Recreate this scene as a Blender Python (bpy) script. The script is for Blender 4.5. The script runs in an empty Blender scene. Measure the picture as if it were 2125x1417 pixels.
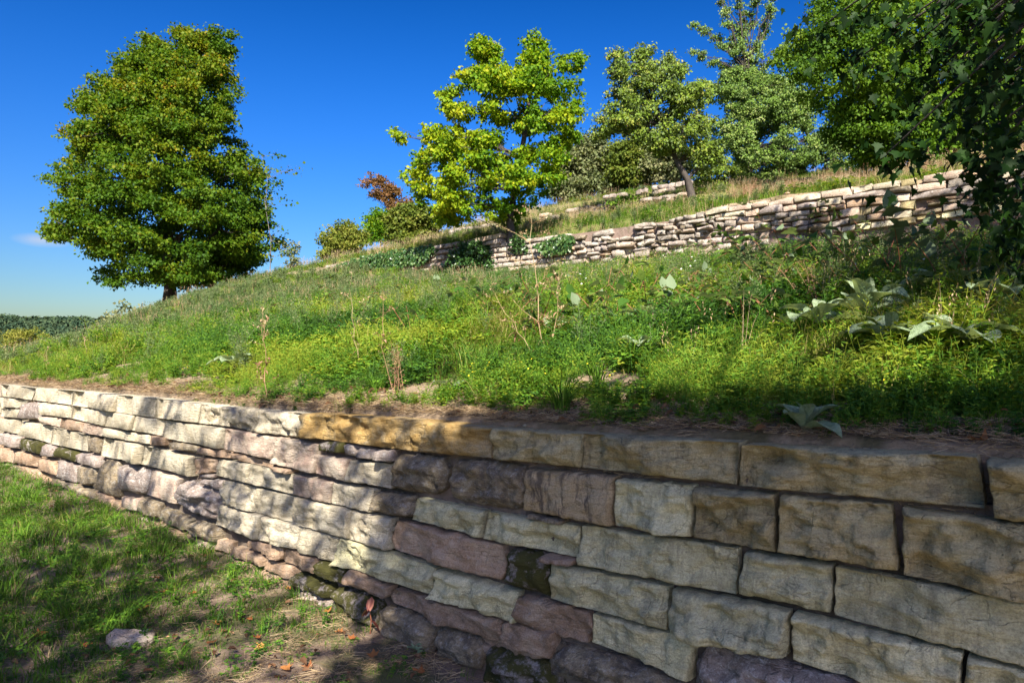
import bpy, math, random
import numpy as np
from mathutils import noise as mn, Vector
rng = np.random.default_rng(7); random.seed(7)
scene = bpy.context.scene
# ------------------------------------------------------------------ camera, sky, sun, exposure
F = 1417.0; PITCH = math.atan(29.5/1417.0); CAMZ = 1.6
cam_d = bpy.data.cameras.new('camera'); cam = bpy.data.objects.new('camera', cam_d)
scene.collection.objects.link(cam); scene.camera = cam
cam.location = (0, 0, CAMZ); cam.rotation_euler = (math.radians(90)+PITCH, 0, 0)
cam_d.sensor_width = 36; cam_d.lens = 24.0; cam_d.clip_start = 0.05; cam_d.clip_end = 6000
cam_d.dof.use_dof = True; cam_d.dof.focus_distance = 5.5; cam_d.dof.aperture_fstop = 9
SUN_EL = math.radians(39); SUN_AZ = (0.08, -0.997)           # horizontal direction towards the sun
L = np.array([SUN_AZ[0]*math.cos(SUN_EL), SUN_AZ[1]*math.cos(SUN_EL), math.sin(SUN_EL)]); L /= np.linalg.norm(L)
w = bpy.data.worlds.new('World'); scene.world = w; w.use_nodes = True
nt = w.node_tree; bg = nt.nodes['Background']
sky = nt.nodes.new('ShaderNodeTexSky'); sky.sky_type = 'NISHITA'; sky.sun_disc = False
sky.sun_elevation = SUN_EL; sky.sun_rotation = math.atan2(SUN_AZ[0], SUN_AZ[1])
sky.altitude = 300; sky.air_density = 1.0; sky.dust_density = 1.0; sky.ozone_density = 2.0
SKY_N, SKY_G = 3.7, 2.1
hsv = nt.nodes.new('ShaderNodeHueSaturation'); hsv.inputs['Saturation'].default_value = 1.1
d1 = nt.nodes.new('ShaderNodeVectorMath'); d1.operation = 'SCALE'; d1.inputs['Scale'].default_value = 1/SKY_N
gm = nt.nodes.new('ShaderNodeGamma'); gm.inputs['Gamma'].default_value = SKY_G
d2 = nt.nodes.new('ShaderNodeVectorMath'); d2.operation = 'SCALE'; d2.inputs['Scale'].default_value = SKY_N
nt.links.new(sky.outputs[0], d1.inputs[0]); nt.links.new(d1.outputs[0], gm.inputs[0]); nt.links.new(gm.outputs[0], d2.inputs[0]); nt.links.new(d2.outputs[0], hsv.inputs['Color'])
# one faint wisp of cloud low in the sky
tc = nt.nodes.new('ShaderNodeTexCoord')
mp = nt.nodes.new('ShaderNodeMapping'); mp.vector_type = 'POINT'
cd = Vector((-977/F, 1, 240/F)).normalized()
mp.inputs['Location'].default_value = (-cd.x*30, -cd.y*30, -cd.z*110); mp.inputs['Scale'].default_value = (30, 30, 110)
gr = nt.nodes.new('ShaderNodeTexGradient'); gr.gradient_type = 'SPHERICAL'
cn = nt.nodes.new('ShaderNodeTexNoise'); cn.inputs['Scale'].default_value = 30; cn.inputs['Detail'].default_value = 5
mm = nt.nodes.new('ShaderNodeMath'); mm.operation = 'MULTIPLY'
mx = nt.nodes.new('ShaderNodeMixRGB'); mx.inputs[2].default_value = (3.6, 3.7, 4.2, 1)
nt.links.new(tc.outputs['Generated'], mp.inputs[0]); nt.links.new(mp.outputs[0], gr.inputs[0])
nt.links.new(tc.outputs['Generated'], cn.inputs[0]); nt.links.new(gr.outputs['Fac'], mm.inputs[0]); nt.links.new(cn.outputs[0], mm.inputs[1])
nt.links.new(mm.outputs[0], mx.inputs[0]); tm = nt.nodes.new('ShaderNodeMixRGB'); tm.blend_type = 'MULTIPLY'; tm.inputs[0].default_value = 1; tm.inputs[2].default_value = (1.0, .88, .885, 1)
# the low sky is darkened in its colour all round, by elevation
sx = nt.nodes.new('ShaderNodeSeparateXYZ'); nt.links.new(tc.outputs['Generated'], sx.inputs[0])
mr = nt.nodes.new('ShaderNodeMapRange'); mr.interpolation_type = 'SMOOTHSTEP'
for k_, v_ in (('From Min', -.02), ('From Max', .46), ('To Min', .24), ('To Max', 1.0)): mr.inputs[k_].default_value = v_
nt.links.new(sx.outputs[2], mr.inputs[0])
hz = nt.nodes.new('ShaderNodeVectorMath'); hz.operation = 'SCALE'; nt.links.new(mr.outputs[0], hz.inputs['Scale'])
nt.links.new(hsv.outputs[0], hz.inputs[0]); nt.links.new(hz.outputs[0], tm.inputs[1]); nt.links.new(tm.outputs[0], mx.inputs[1]); nt.links.new(mx.outputs[0], bg.inputs['Color'])
bg.inputs['Strength'].default_value = 0.057
sd = bpy.data.lights.new('sun', 'SUN'); sun = bpy.data.objects.new('sun', sd); scene.collection.objects.link(sun)
sd.energy = 5.0; sd.angle = math.radians(0.53); sd.color = (1.0, 0.93, 0.82)
sun.rotation_euler = Vector(L).to_track_quat('Z', 'Y').to_euler()
vs = scene.view_settings; vs.view_transform = 'Standard'; vs.look = 'None'; vs.exposure = 1.75; vs.gamma = 1; vs.use_curve_mapping = False
scene.cycles.use_denoising = True
try: scene.cycles.denoiser = 'OPENIMAGEDENOISE'
except Exception: pass
scene.cycles.max_bounces = 6; scene.cycles.transmission_bounces = 4; scene.cycles.diffuse_bounces = 3; scene.cycles.glossy_bounces = 2

# ------------------------------------------------------------------ the place in metres: D = distance from the viewer across the walls, t = along them
U = np.array([-.7685, .6398]); U /= np.linalg.norm(U); N2 = np.array([U[1], -U[0]])
D1, D2, D3, D4 = 2.73, 15.0, 22.0, 29.0
WROT = math.atan2(-U[1], -U[0])
def ray(x, y):
    a, c = (x-1062.5)/F, (708.5-y)/F; cp, sp = math.cos(PITCH), math.sin(PITCH)
    return np.array([a, cp-c*sp, sp+c*cp])
def on_wall(x, y, D):
    d = ray(x, y); P = d*(D/(d[:2]@N2)); return -(P[:2]@U), P[2]+CAMZ
def Dt(x, y): return x*N2[0]+y*N2[1], x*U[0]+y*U[1]
def XY(D, t): return N2[0]*D+U[0]*t, N2[1]*D+U[1]*t
def sm(x, a, b):
    x = np.clip((x-a)/(b-a), 0, 1); return x*x*(3-2*x)
def vn(x, y, s=1.0, seed=0):
    x = np.asarray(x, float)*s; y = np.asarray(y, float)*s
    xi = np.floor(x); yi = np.floor(y); fx = x-xi; fy = y-yi; fx = fx*fx*(3-2*fx); fy = fy*fy*(3-2*fy)
    def h(a, b):
        v = np.sin(a*127.1+b*311.7+seed*74.7)*43758.5453; return v-np.floor(v)
    return (h(xi, yi)*(1-fx)+h(xi+1, yi)*fx)*(1-fy)+(h(xi, yi+1)*(1-fx)+h(xi+1, yi+1)*fx)*fy
def fbm(x, y, s=1.0, seed=0, o=4):
    r = 0; a = .5
    for k in range(o): r = r+a*vn(x, y, s*2**k, seed+k*3); a *= .5
    return r
def wall2_h(t): return np.interp(t, [-9, -2, 8, 13, 16, 20, 26], [1.5, 1.45, 1.3, 1.08, .8, .4, .1])
def hcurve(t, D):
    t0 = 12.3+6.7*sm(D, 6, 14); c = .021*np.maximum(0, t-t0)**2; return np.where(t > 50, .021*(50-t0)**2+1.302*(t-50), c)
def hill(x, y):
    D, t = Dt(np.asarray(x, float), np.asarray(y, float))
    c = hcurve(t, D)
    De = D-c; z1 = np.interp(t, [0, 1, 1.84, 2.4, 3, 4.2, 5.15, 6.5, 8, 10, 11.5], [1.272, 1.256, 1.234, 1.226, 1.229, 1.208, 1.201, 1.222, 1.220, 1.208, 1.214]); top2 = 5.02; foot2 = top2-wall2_h(t)
    ramp = z1+(foot2-z1)*((De-D1)/(D2-D1))
    ramp = ramp+.10*np.sin(np.clip((De-D1)/(D2-D1), 0, 1)*math.pi)
    wdt = .18+.1*np.maximum(0, t-20)
    st = sm(De, D2+.05-.4*np.maximum(0, t-20), D2+.05+wdt)
    up = np.interp(De, [D2, D3-.4, D3+.2, D4-.4, D4+.2, 36, 60, 140], [top2, 6.85, 7.30, 9.05, 9.50, 11.2, 14.0, 16.0])
    up = top2+(up-top2)*np.interp(t, [0, 6, 11, 18], [.72, .8, .93, 1.0])
    up = up-np.interp(t, [5.5, 6.5, 8, 10.2, 11.5, 13.5], [0, .06, .26, .42, .25, 0])*(1-sm(De, D2+.2, D2+2.0))
    z = ramp*(1-st)+up*st
    amp = sm(De, D1+.3, D1+2.5)
    z = z+amp*(fbm(x, y, .45, 3, 3)-.44)*.38+amp*(fbm(x, y, 2.2, 9, 2)-.37)*.07
    z = z-.012-.22*(1-sm(D, D1+.10, D1+.135))*(D < D1+.14)+.012*(fbm(x, y, 6, 55, 2)-.3)*(D < D1+.6)
    z = np.where(De < D1, np.maximum(z, -3), z)
    return z
def low(x, y):
    D, t = Dt(np.asarray(x, float), np.asarray(y, float))
    f = np.interp(t, [-6, 0, 2.4, 3.3, 4.3, 5.8, 7.9, 11.5, 30], [-.12, -.12, -.11, -.08, -.05, .06, .08, .13, .4])
    g = f*np.clip(D/D1+.1, .25, 1)+(fbm(x, y, .8, 21, 3)-.44)*.12*sm(np.abs(D-D1), .1, 1.0)
    return g
def at(px, py, Y):
    d = ray(px, py); d = d*(Y/d[1]); return Vector((d[0], d[1], d[2]+CAMZ))
def ground_at(px, py, fn=None, k0=2.0, k1=90.0):
    d = ray(px, py); ks = np.exp(np.linspace(math.log(k0), math.log(k1), 3000))
    P = d[None, :]*ks[:, None]
    D, t = Dt(P[:, 0], P[:, 1])
    z = (hill if fn is None else fn)(P[:, 0], P[:, 1])
    if fn is None: z = np.where(D > D1, z, -9)
    hit = np.nonzero(P[:, 2]+CAMZ < z)[0]
    if len(hit) == 0: return None
    i = hit[0]; return Vector((P[i, 0], P[i, 1], float(z[i])))

# ------------------------------------------------------------------ objects
COL = scene.collection
def mesh_obj(name, V, Fc, mat=None, parent=None, smooth=False, tint=None, link=True):
    me = bpy.data.meshes.new(name)
    V = np.asarray(V, np.float32)
    if isinstance(Fc, np.ndarray):
        k = Fc.shape[1]; nf = len(Fc)
        me.vertices.add(len(V)); me.vertices.foreach_set('co', V.ravel())
        me.loops.add(nf*k); me.loops.foreach_set('vertex_index', Fc.astype(np.int32).ravel())
        me.polygons.add(nf); me.polygons.foreach_set('loop_start', np.arange(0, nf*k, k, dtype=np.int32))
        me.update(calc_edges=True)
    else:
        me.from_pydata([tuple(map(float, v)) for v in V], [], Fc); me.update()
    if smooth: me.polygons.foreach_set('use_smooth', [True]*len(me.polygons))
    if tint is not None:
        a = me.attributes.new('tint', 'FLOAT', 'FACE'); a.data.foreach_set('value', np.asarray(tint, np.float32))
    if mat: me.materials.append(mat)
    o = bpy.data.objects.new(name, me)
    if link: COL.objects.link(o)
    if parent: o.parent = parent
    return o
def tag(o, label=None, cat=None, group=None, kind=None):
    if label: o['label'] = label
    if cat: o['category'] = cat
    if group: o['group'] = group
    if kind: o['kind'] = kind
    return o
def empty(name, loc, rz=0):
    o = bpy.data.objects.new(name, None); COL.objects.link(o); o.location = loc; o.rotation_euler = (0, 0, rz); o.empty_display_size = .2
    return o

# ------------------------------------------------------------------ materials
def newmat(name):
    m = bpy.data.materials.new(name); m.use_nodes = True; n = m.node_tree; n.nodes.clear()
    return m, n, n.nodes.new('ShaderNodeOutputMaterial')
def ramp(n, pts, fac):
    r = n.nodes.new('ShaderNodeValToRGB'); e = r.color_ramp.elements
    while len(e) < len(pts): e.new(.5)
    for i, (p, c) in enumerate(pts): e[i].position = p; e[i].color = (*c, 1) if len(c) == 3 else c
    n.links.new(fac, r.inputs[0]); return r.outputs[0]
def noise_n(n, vec, scale, detail=5, rough=.6, dist=0):
    t = n.nodes.new('ShaderNodeTexNoise'); t.inputs['Scale'].default_value = scale; t.inputs['Detail'].default_value = detail
    t.inputs['Roughness'].default_value = rough; t.inputs['Distortion'].default_value = dist
    n.links.new(vec, t.inputs['Vector']); return t.outputs[0]
def mth(n, op, a, b=None, c=False):
    m = n.nodes.new('ShaderNodeMath'); m.operation = op; m.use_clamp = c
    for i, v in enumerate((a, b)):
        if v is None: continue
        if isinstance(v, (int, float)): m.inputs[i].default_value = v
        else: n.links.new(v, m.inputs[i])
    return m.outputs[0]
def mixc(n, f, a, b, mode='MIX'):
    m = n.nodes.new('ShaderNodeMixRGB'); m.blend_type = mode
    for i, v in enumerate((f, a, b)):
        if isinstance(v, (int, float)): m.inputs[i].default_value = v
        elif isinstance(v, tuple): m.inputs[i].default_value = (*v, 1)
        else: n.links.new(v, m.inputs[i])
    return m.outputs[0]
def leaf_mat(name, pts, trans=.38, back=None, rough=.55, spec=.12):
    m, n, out = newmat(name)
    a = n.nodes.new('ShaderNodeAttribute'); a.attribute_name = 'tint'
    b = n.nodes.new('ShaderNodeAttribute'); b.attribute_name = 'itint'; b.attribute_type = 'INSTANCER'
    f = mth(n, 'ADD', a.outputs['Fac'], b.outputs['Fac'], True)
    col = ramp(n, pts, f)
    if back:
        g = n.nodes.new('ShaderNodeNewGeometry'); col = mixc(n, g.outputs['Backfacing'], col, back)
    p = n.nodes.new('ShaderNodeBsdfPrincipled'); n.links.new(col, p.inputs['Base Color'])
    p.inputs['Roughness'].default_value = rough; p.inputs['Specular IOR Level'].default_value = spec
    t = n.nodes.new('ShaderNodeBsdfTranslucent')
    tcol = mixc(n, 1.0, col, (1.25, 1.25, .55), 'MULTIPLY'); n.links.new(tcol, t.inputs[0])
    mx = n.nodes.new('ShaderNodeMixShader'); mx.inputs[0].default_value = trans
    n.links.new(p.outputs[0], mx.inputs[1]); n.links.new(t.outputs[0], mx.inputs[2]); n.links.new(mx.outputs[0], out.inputs[0])
    return m
def bark_mat(name, c1, c2, sc=18):
    m, n, out = newmat(name); tc = n.nodes.new('ShaderNodeTexCoord')
    mpn = n.nodes.new('ShaderNodeMapping'); mpn.inputs['Scale'].default_value = (1, 1, .25); n.links.new(tc.outputs['Object'], mpn.inputs[0])
    f = noise_n(n, mpn.outputs[0], sc, 6, .65); col = ramp(n, [(.3, c1), (.7, c2)], f)
    p = n.nodes.new('ShaderNodeBsdfPrincipled'); n.links.new(col, p.inputs['Base Color']); p.inputs['Roughness'].default_value = .9
    bp = n.nodes.new('ShaderNodeBump'); bp.inputs['Strength'].default_value = .7; bp.inputs['Distance'].default_value = .02
    n.links.new(f, bp.inputs['Height']); n.links.new(bp.outputs[0], p.inputs['Normal']); n.links.new(p.outputs[0], out.inputs[0])
    return m
def stone_mat(name, c1, c2, c3, lichen=0.0, dark=0.0, moss=0.0, streak=0.0, grain=1.0, rnd=.25, lichcol=(.48, .47, .44)):
    m, n, out = newmat(name); tc = n.nodes.new('ShaderNodeTexCoord'); oi = n.nodes.new('ShaderNodeObjectInfo')
    add = n.nodes.new('ShaderNodeVectorMath'); add.operation = 'ADD'
    sc = n.nodes.new('ShaderNodeVectorMath'); sc.operation = 'SCALE'; sc.inputs['Scale'].default_value = 37.0
    cmb = n.nodes.new('ShaderNodeCombineXYZ'); n.links.new(oi.outputs['Random'], cmb.inputs[0]); n.links.new(oi.outputs['Random'], cmb.inputs[2])
    n.links.new(cmb.outputs[0], sc.inputs[0]); n.links.new(tc.outputs['Object'], add.inputs[0]); n.links.new(sc.outputs[0], add.inputs[1])
    v = add.outputs[0]
    big = noise_n(n, v, 4.5, 5, .6, .6); mid = noise_n(n, v, 17, 6, .7); fine = noise_n(n, v, 130, 4, .75)
    st = n.nodes.new('ShaderNodeMapping'); st.inputs['Scale'].default_value = (1, 1, 5); st.inputs['Rotation'].default_value = (0, .25, 0); n.links.new(v, st.inputs[0])
    strata = noise_n(n, st.outputs[0], 14, 6, .7, .3)
    col = ramp(n, [(.36, c1), (.49, c2), (.62, c3)], mth(n, 'ADD', mth(n, 'MULTIPLY', big, .7), mth(n, 'MULTIPLY', mid, .3)))
    col = mixc(n, mth(n, 'MULTIPLY', ramp(n, [(.42, (0, 0, 0)), (.62, (1, 1, 1))], strata), .38), col, tuple(.62*x for x in c1))
    gr = ramp(n, [(.36, (.66, .65, .63)), (.52, (1, 1, 1)), (.66, (1.22, 1.22, 1.23))], fine); col = mixc(n, .85*grain, col, gr, 'MULTIPLY')
    br = ramp(n, [(0, (1-rnd*.7, 1-rnd*.7, 1-rnd*.7)), (1, (1+rnd*.7, 1+rnd*.65, 1+rnd*.6))], oi.outputs['Random']); col = mixc(n, 1, col, br, 'MULTIPLY')
    if streak:
        mp2 = n.nodes.new('ShaderNodeMapping'); mp2.inputs['Scale'].default_value = (14, 6, 2.2); n.links.new(v, mp2.inputs[0])
        s = ramp(n, [(.5, (0, 0, 0)), (.62, (1, 1, 1))], noise_n(n, mp2.outputs[0], 1.6, 6, .7, .4)); col = mixc(n, mth(n, 'MULTIPLY', s, streak), col, (.05, .042, .038))
    if dark:
        s = ramp(n, [(.44, (0, 0, 0)), (.6, (1, 1, 1))], noise_n(n, v, 9, 9, .8, .5)); col = mixc(n, mth(n, 'MULTIPLY', s, dark), col, (.045, .04, .04))
    if lichen:
        s = ramp(n, [(.52, (0, 0, 0)), (.62, (1, 1, 1))], noise_n(n, v, 26, 8, .85)); col = mixc(n, mth(n, 'MULTIPLY', s, lichen), col, lichcol)
    # speckle pits
    vo = n.nodes.new('ShaderNodeTexVoronoi'); vo.inputs['Scale'].default_value = 38; n.links.new(v, vo.inputs['Vector'])
    pits = ramp(n, [(.06, (1, 1, 1)), (.13, (0, 0, 0))], vo.outputs['Distance']); pf = mth(n, 'MULTIPLY', pits, ramp(n, [(.5, (0, 0, 0)), (.6, (1, 1, 1))], mid))
    col = mixc(n, mth(n, 'MULTIPLY', pf, .5), col, (.07, .06, .045))
    if moss:
        s = ramp(n, [(.55-.2*moss, (0, 0, 0)), (.63-.2*moss, (1, 1, 1))], noise_n(n, v, 8, 9, .75)); col = mixc(n, s, col, (.05, .048, .012))
    # hairline cracks along the bedding and a few across it
    def crack(scl, rot, s_, wd, warp):
        m_ = n.nodes.new('ShaderNodeMapping'); m_.inputs['Scale'].default_value = scl; m_.inputs['Rotation'].default_value = rot; n.links.new(v, m_.inputs[0])
        a_ = mth(n, 'ABSOLUTE', mth(n, 'SUBTRACT', noise_n(n, m_.outputs[0], s_, 4, .55, warp), .5)); return ramp(n, [(0, (1, 1, 1)), (wd, (0, 0, 0))], a_)
    ck = mth(n, 'MULTIPLY', crack((1, 1, 2.6), (0, .3, 0), 3.2, .012, .4), ramp(n, [(.47, (0, 0, 0)), (.58, (1, 1, 1))], noise_n(n, v, 5.5, 3, .5)))
    ck = mth(n, 'MAXIMUM', ck, mth(n, 'MULTIPLY', crack((2.2, 1, 1), (0, -.4, 0), 2.6, .009, .5), ramp(n, [(.52, (0, 0, 0)), (.6, (1, 1, 1))], noise_n(n, v, 4.1, 3, .5))))
    col = mixc(n, mth(n, 'MULTIPLY', ck, .28), col, (.05, .04, .028))
    p = n.nodes.new('ShaderNodeBsdfPrincipled'); n.links.new(col, p.inputs['Base Color']); p.inputs['Roughness'].default_value = .92
    p.inputs['Specular IOR Level'].default_value = .2
    hgt = mth(n, 'ADD', mth(n, 'MULTIPLY', strata, .7), mth(n, 'ADD', mth(n, 'MULTIPLY', mid, .6), mth(n, 'MULTIPLY', fine, .22)))
    hgt = mth(n, 'SUBTRACT', hgt, mth(n, 'ADD', mth(n, 'MULTIPLY', pf, .3), mth(n, 'MULTIPLY', ck, .22)))
    bp = n.nodes.new('ShaderNodeBump'); bp.inputs['Strength'].default_value = 1.0; bp.inputs['Distance'].default_value = .028
    n.links.new(hgt, bp.inputs['Height']); n.links.new(bp.outputs[0], p.inputs['Normal']); n.links.new(p.outputs[0], out.inputs[0])
    return m
SM = {
 'T': stone_mat('cream_sandstone', (.38, .325, .215), (.48, .42, .30), (.46, .42, .315), lichen=.12, streak=.22),
 'R': stone_mat('rosy_cream_sandstone', (.38, .265, .20), (.46, .365, .275), (.44, .38, .295)),
 'O': stone_mat('ochre_sandstone', (.25, .15, .045), (.38, .255, .095), (.33, .27, .16), rnd=.12),
 'G': stone_mat('grey_green_sandstone', (.44, .40, .225), (.57, .525, .31), (.58, .535, .325), rnd=.2, lichen=.12, streak=.3),
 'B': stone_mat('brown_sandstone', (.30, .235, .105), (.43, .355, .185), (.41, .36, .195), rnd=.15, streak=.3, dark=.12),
 'S': stone_mat('stained_sandstone', (.34, .25, .13), (.42, .32, .185), (.41, .33, .205), streak=.8, rnd=.05),
 'P': stone_mat('pink_sandstone', (.25, .165, .10), (.35, .24, .155), (.42, .32, .22), lichen=.22, grain=1),
 'D': stone_mat('weathered_purple_stone', (.17, .13, .075), (.26, .205, .125), (.35, .295, .195), lichen=.35, dark=.75),
 'W': stone_mat('lichen_white_stone', (.22, .165, .13), (.34, .275, .23), (.40, .35, .30), lichen=.75, dark=.35, lichcol=(.52, .49, .45)),
 'M': stone_mat('mossy_stone', (.16, .12, .10), (.27, .23, .20), (.33, .30, .27), lichen=.4, dark=.45, moss=.75),
 'L': stone_mat('pale_grey_rubble', (.25, .205, .16), (.36, .31, .25), (.43, .39, .33), lichen=.4, dark=.3, rnd=.3),
}
# ------------------------------------------------------------------ ground sheets
def soil_mat(name, cols, green, gcol, sc=3.0):
    m, n, out = newmat(name); g = n.nodes.new('ShaderNodeNewGeometry'); v = g.outputs['Position']
    a = noise_n(n, v, sc*3, 8, .7); b = noise_n(n, v, 60, 5, .75); c = noise_n(n, v, sc*.5, 5, .6, .5)
    col = ramp(n, [(.3, cols[0]), (.5, cols[1]), (.7, cols[2])], mth(n, 'ADD', mth(n, 'MULTIPLY', a, .55), mth(n, 'MULTIPLY', b, .45)))
    col = mixc(n, mth(n, 'MULTIPLY', ramp(n, [(.5-green*.3, (0, 0, 0)), (.62-green*.2, (1, 1, 1))], c), .85), col, gcol)
    p = n.nodes.new('ShaderNodeBsdfPrincipled'); n.links.new(col, p.inputs['Base Color']); p.inputs['Roughness'].default_value = .95; p.inputs['Specular IOR Level'].default_value = .1
    bp = n.nodes.new('ShaderNodeBump'); bp.inputs['Strength'].default_value = .8; bp.inputs['Distance'].default_value = .02
    n.links.new(mth(n, 'ADD', a, b), bp.inputs['Height']); n.links.new(bp.outputs[0], p.inputs['Normal']); n.links.new(p.outputs[0], out.inputs[0])
    return m
M_hill = soil_mat('hill_soil', [(.13, .095, .06), (.25, .185, .12), (.36, .28, .19)], .0, (.10, .085, .04))
M_far = soil_mat('hill_turf', [(.07, .08, .025), (.15, .145, .05), (.26, .21, .11)], .5, (.09, .11, .025))
M_low = soil_mat('lower_ground_soil', [(.10, .07, .05), (.20, .145, .105), (.31, .235, .17)], .12, (.09, .10, .035))
def sheet(name, Ds, ts, fn, mat):
    Dg, tg = np.meshgrid(Ds, ts, indexing='ij'); X, Y = XY(Dg, tg); Z = fn(X, Y)
    V = np.stack([X, Y, Z], -1).reshape(-1, 3); a, b = Dg.shape
    i = np.arange(a*b).reshape(a, b); Fc = np.stack([i[:-1, :-1], i[:-1, 1:], i[1:, 1:], i[1:, :-1]], -1).reshape(-1, 4)
    o = mesh_obj(name, V, Fc, mat, smooth=True); o['kind'] = 'structure'; return o
def seg(*p):
    r = [np.array([p[0]])]
    for i in range(1, len(p), 2): r.append(np.linspace(r[-1][-1], p[i], p[i+1]+1)[1:])
    return np.concatenate(r)
ts_h = seg(-26, -6, 30, 14, 200, 30, 80, 80, 70, 190, 50)
sheet('hillside', seg(D1+.10, D1+.14, 4, 6, 50, 14.6, 50, 15.6, 24), ts_h, hill, M_hill)
sheet('terraces', seg(15.6, 24, 34, 30, 30, 60, 30, 150, 20), ts_h, hill, M_far)
sheet('lower_ground', seg(-30, -2, 20, D1+.12, 90), seg(-26, -6, 20, 14, 200, 60, 50), low, M_low)
V = [(-3000, -3000, -6), (3000, -3000, -6), (3000, 3000, -6), (-3000, 3000, -6)]
o = mesh_obj('valley_ground', V, [(0, 1, 2, 3)], M_far); o['kind'] = 'structure'

# ------------------------------------------------------------------ stones
def stone_mesh(q, depth, seed, nx, nz, rnd=.12, bulge=.012, rough=.012, facets=3, edge=.0045):
    """q: four (s,z) corners TL,TR,BR,BL round the origin; front faces -y"""
    r = random.Random(seed); q = [np.array(p) for p in q]
    W = max(.03, .5*(np.linalg.norm(q[1]-q[0])+np.linalg.norm(q[2]-q[3]))); H = max(.02, .5*(np.linalg.norm(q[3]-q[0])+np.linalg.norm(q[2]-q[1])))
    size = min(W, H)
    ew = (.004+.028*size) if rnd < .15 else (.012+.2*size)
    def warp(n_, ext):   # a ring of vertices close inside the rim
        if rnd >= .15 and n_ > 7: k = np.linspace(-1, 1, n_+1); return np.sign(k)*(1-(1-np.abs(k))**1.35)
        d_ = min(.3, 2*ew/ext); inn = np.linspace(-1+d_, 1-d_, n_-3); return np.concatenate([[-1, -1+d_*.4], inn, [1-d_*.4, 1]])
    P = warp(nx, W); Q = warp(nz, H)
    planes = [(r.uniform(-.35, .35), r.uniform(-.35, .35), r.uniform(.0, .25)*size) for _ in range(facets)]
    off = Vector((r.uniform(0, 90), r.uniform(0, 90), r.uniform(0, 90)))
    V = []; ledge = r.uniform(.3, 1.3)*rough*.9; tl = r.uniform(-.6, .6); cs = r.uniform(5, 10); cf = r.uniform(.15, 1)*rough*.42
    rec = min(.009, .08*size) if rnd < .15 else min(.035, .16*size)*.8
    def pos(p, w_):
        pp = p*math.sqrt(max(0, 1-rnd*w_*w_)); qq = w_*math.sqrt(max(0, 1-rnd*p*p))
        a = (pp+1)/2; b = (1-qq)/2
        return (q[0]*(1-a)+q[1]*a)*(1-b)+(q[3]*(1-a)+q[2]*a)*b
    for j, w_ in enumerate(Q):
        for i, p in enumerate(P):
            xy = pos(p, w_)
            e = max(abs(p), abs(w_)); de = min((1-abs(p))*W/2, (1-abs(w_))*H/2)/ew; prof = 1-(1-min(1, de))**2.4
            prof = prof*(1-.55*rnd*e*e)
            nb = mn.fractal(Vector((xy[0]*7, xy[1]*7, 0))+off, .8, 2.1, 4)
            nh = mn.fractal(Vector((xy[0]*3.1, xy[1]*9, 5))+off, .9, 2.0, 3)
            f = min([gx*xy[0]+gz*xy[1]+c for gx, gz, c in planes] or [0])*.45
            ed = mn.noise(Vector((xy[0]*26, xy[1]*26, 2))+off)*edge*2
            dirv = xy/max(1e-4, np.linalg.norm(xy)); lim = max(0, (e-.7)/.3)
            xy2 = xy+dirv*(ed*lim-.002)
            q_ = nh*3.2+nb*1.2+xy[1]*tl*4; fl = math.floor(q_); fr = q_-fl; lg = (fl+min(1, fr*4.5))*ledge if rnd < .3 else 0
            y = -(lg*prof*.55+bulge*prof+f*prof+rough*nb*(.35+.65*prof)+rough*.8*nh*prof)+(1-prof)*rec
            if rnd < .3:
                cp_ = Vector((xy[0]*cs, xy[1]*cs*1.5, 0))+off+Vector((nb, nh, 0))*.8; fp = mn.voronoi(cp_)[1][0]; hx = math.sin(fp.x*37.7+fp.y*17.1); hz = math.cos(fp.x*21.3-fp.y*31.9)
                y -= ((cp_.x-fp.x)*hx+(cp_.y-fp.y)*hz+hx*.35)*cf*prof
            V.append((xy2[0], y, xy2[1]))
    nxp = nx+1; Fc = []
    for j in range(nz):
        for i in range(nx):
            a = j*nxp+i; Fc.append((a, a+1, a+nxp+1, a+nxp))
    ringi = [i for i in range(nxp)]+[j*nxp+nx for j in range(1, nz+1)]+[nz*nxp+i for i in range(nx-1, -1, -1)]+[j*nxp for j in range(nz-1, 0, -1)]
    base = len(V)
    for k in ringi: x, y, z = V[k]; V.append((x*.985, depth, z*.985))
    m = len(ringi)
    for k in range(m): Fc.append((ringi[k], base+k, base+(k+1) % m, ringi[(k+1) % m]))
    Fc.append(tuple(base+k for k in range(m-1, -1, -1)))
    return V, Fc
def stone(parent, D, q, kind, seed, gap=.006, depth=.28, out=0.0, res=.03, name='stone', **kw):
    q = np.array(q, float); c = q.mean(0)
    l = q-c
    for k in range(4):
        l[k, 0] -= np.sign(l[k, 0])*min(gap, abs(l[k, 0])*.3); l[k, 1] -= np.sign(l[k, 1])*min(gap, abs(l[k, 1])*.3)
    W = np.ptp(q[:, 0]); H = np.ptp(q[:, 1])
    nx = int(np.clip(W/res, 6, 48)); nz = int(np.clip(H/res, 5, 24))
    V, Fc = stone_mesh([tuple(p) for p in l], depth, seed, nx, nz, **kw)
    o = mesh_obj(name, V, Fc, SM[kind], parent, smooth=True)
    nf = nx*nz; sf = [i < nf for i in range(len(o.data.polygons))]; o.data.polygons.foreach_set('use_smooth', sf)
    P = N2*(D-out)-U*c[0]
    o.location = (P[0], P[1], c[1]); o.rotation_euler = (0, 0, WROT)
    return o
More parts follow.
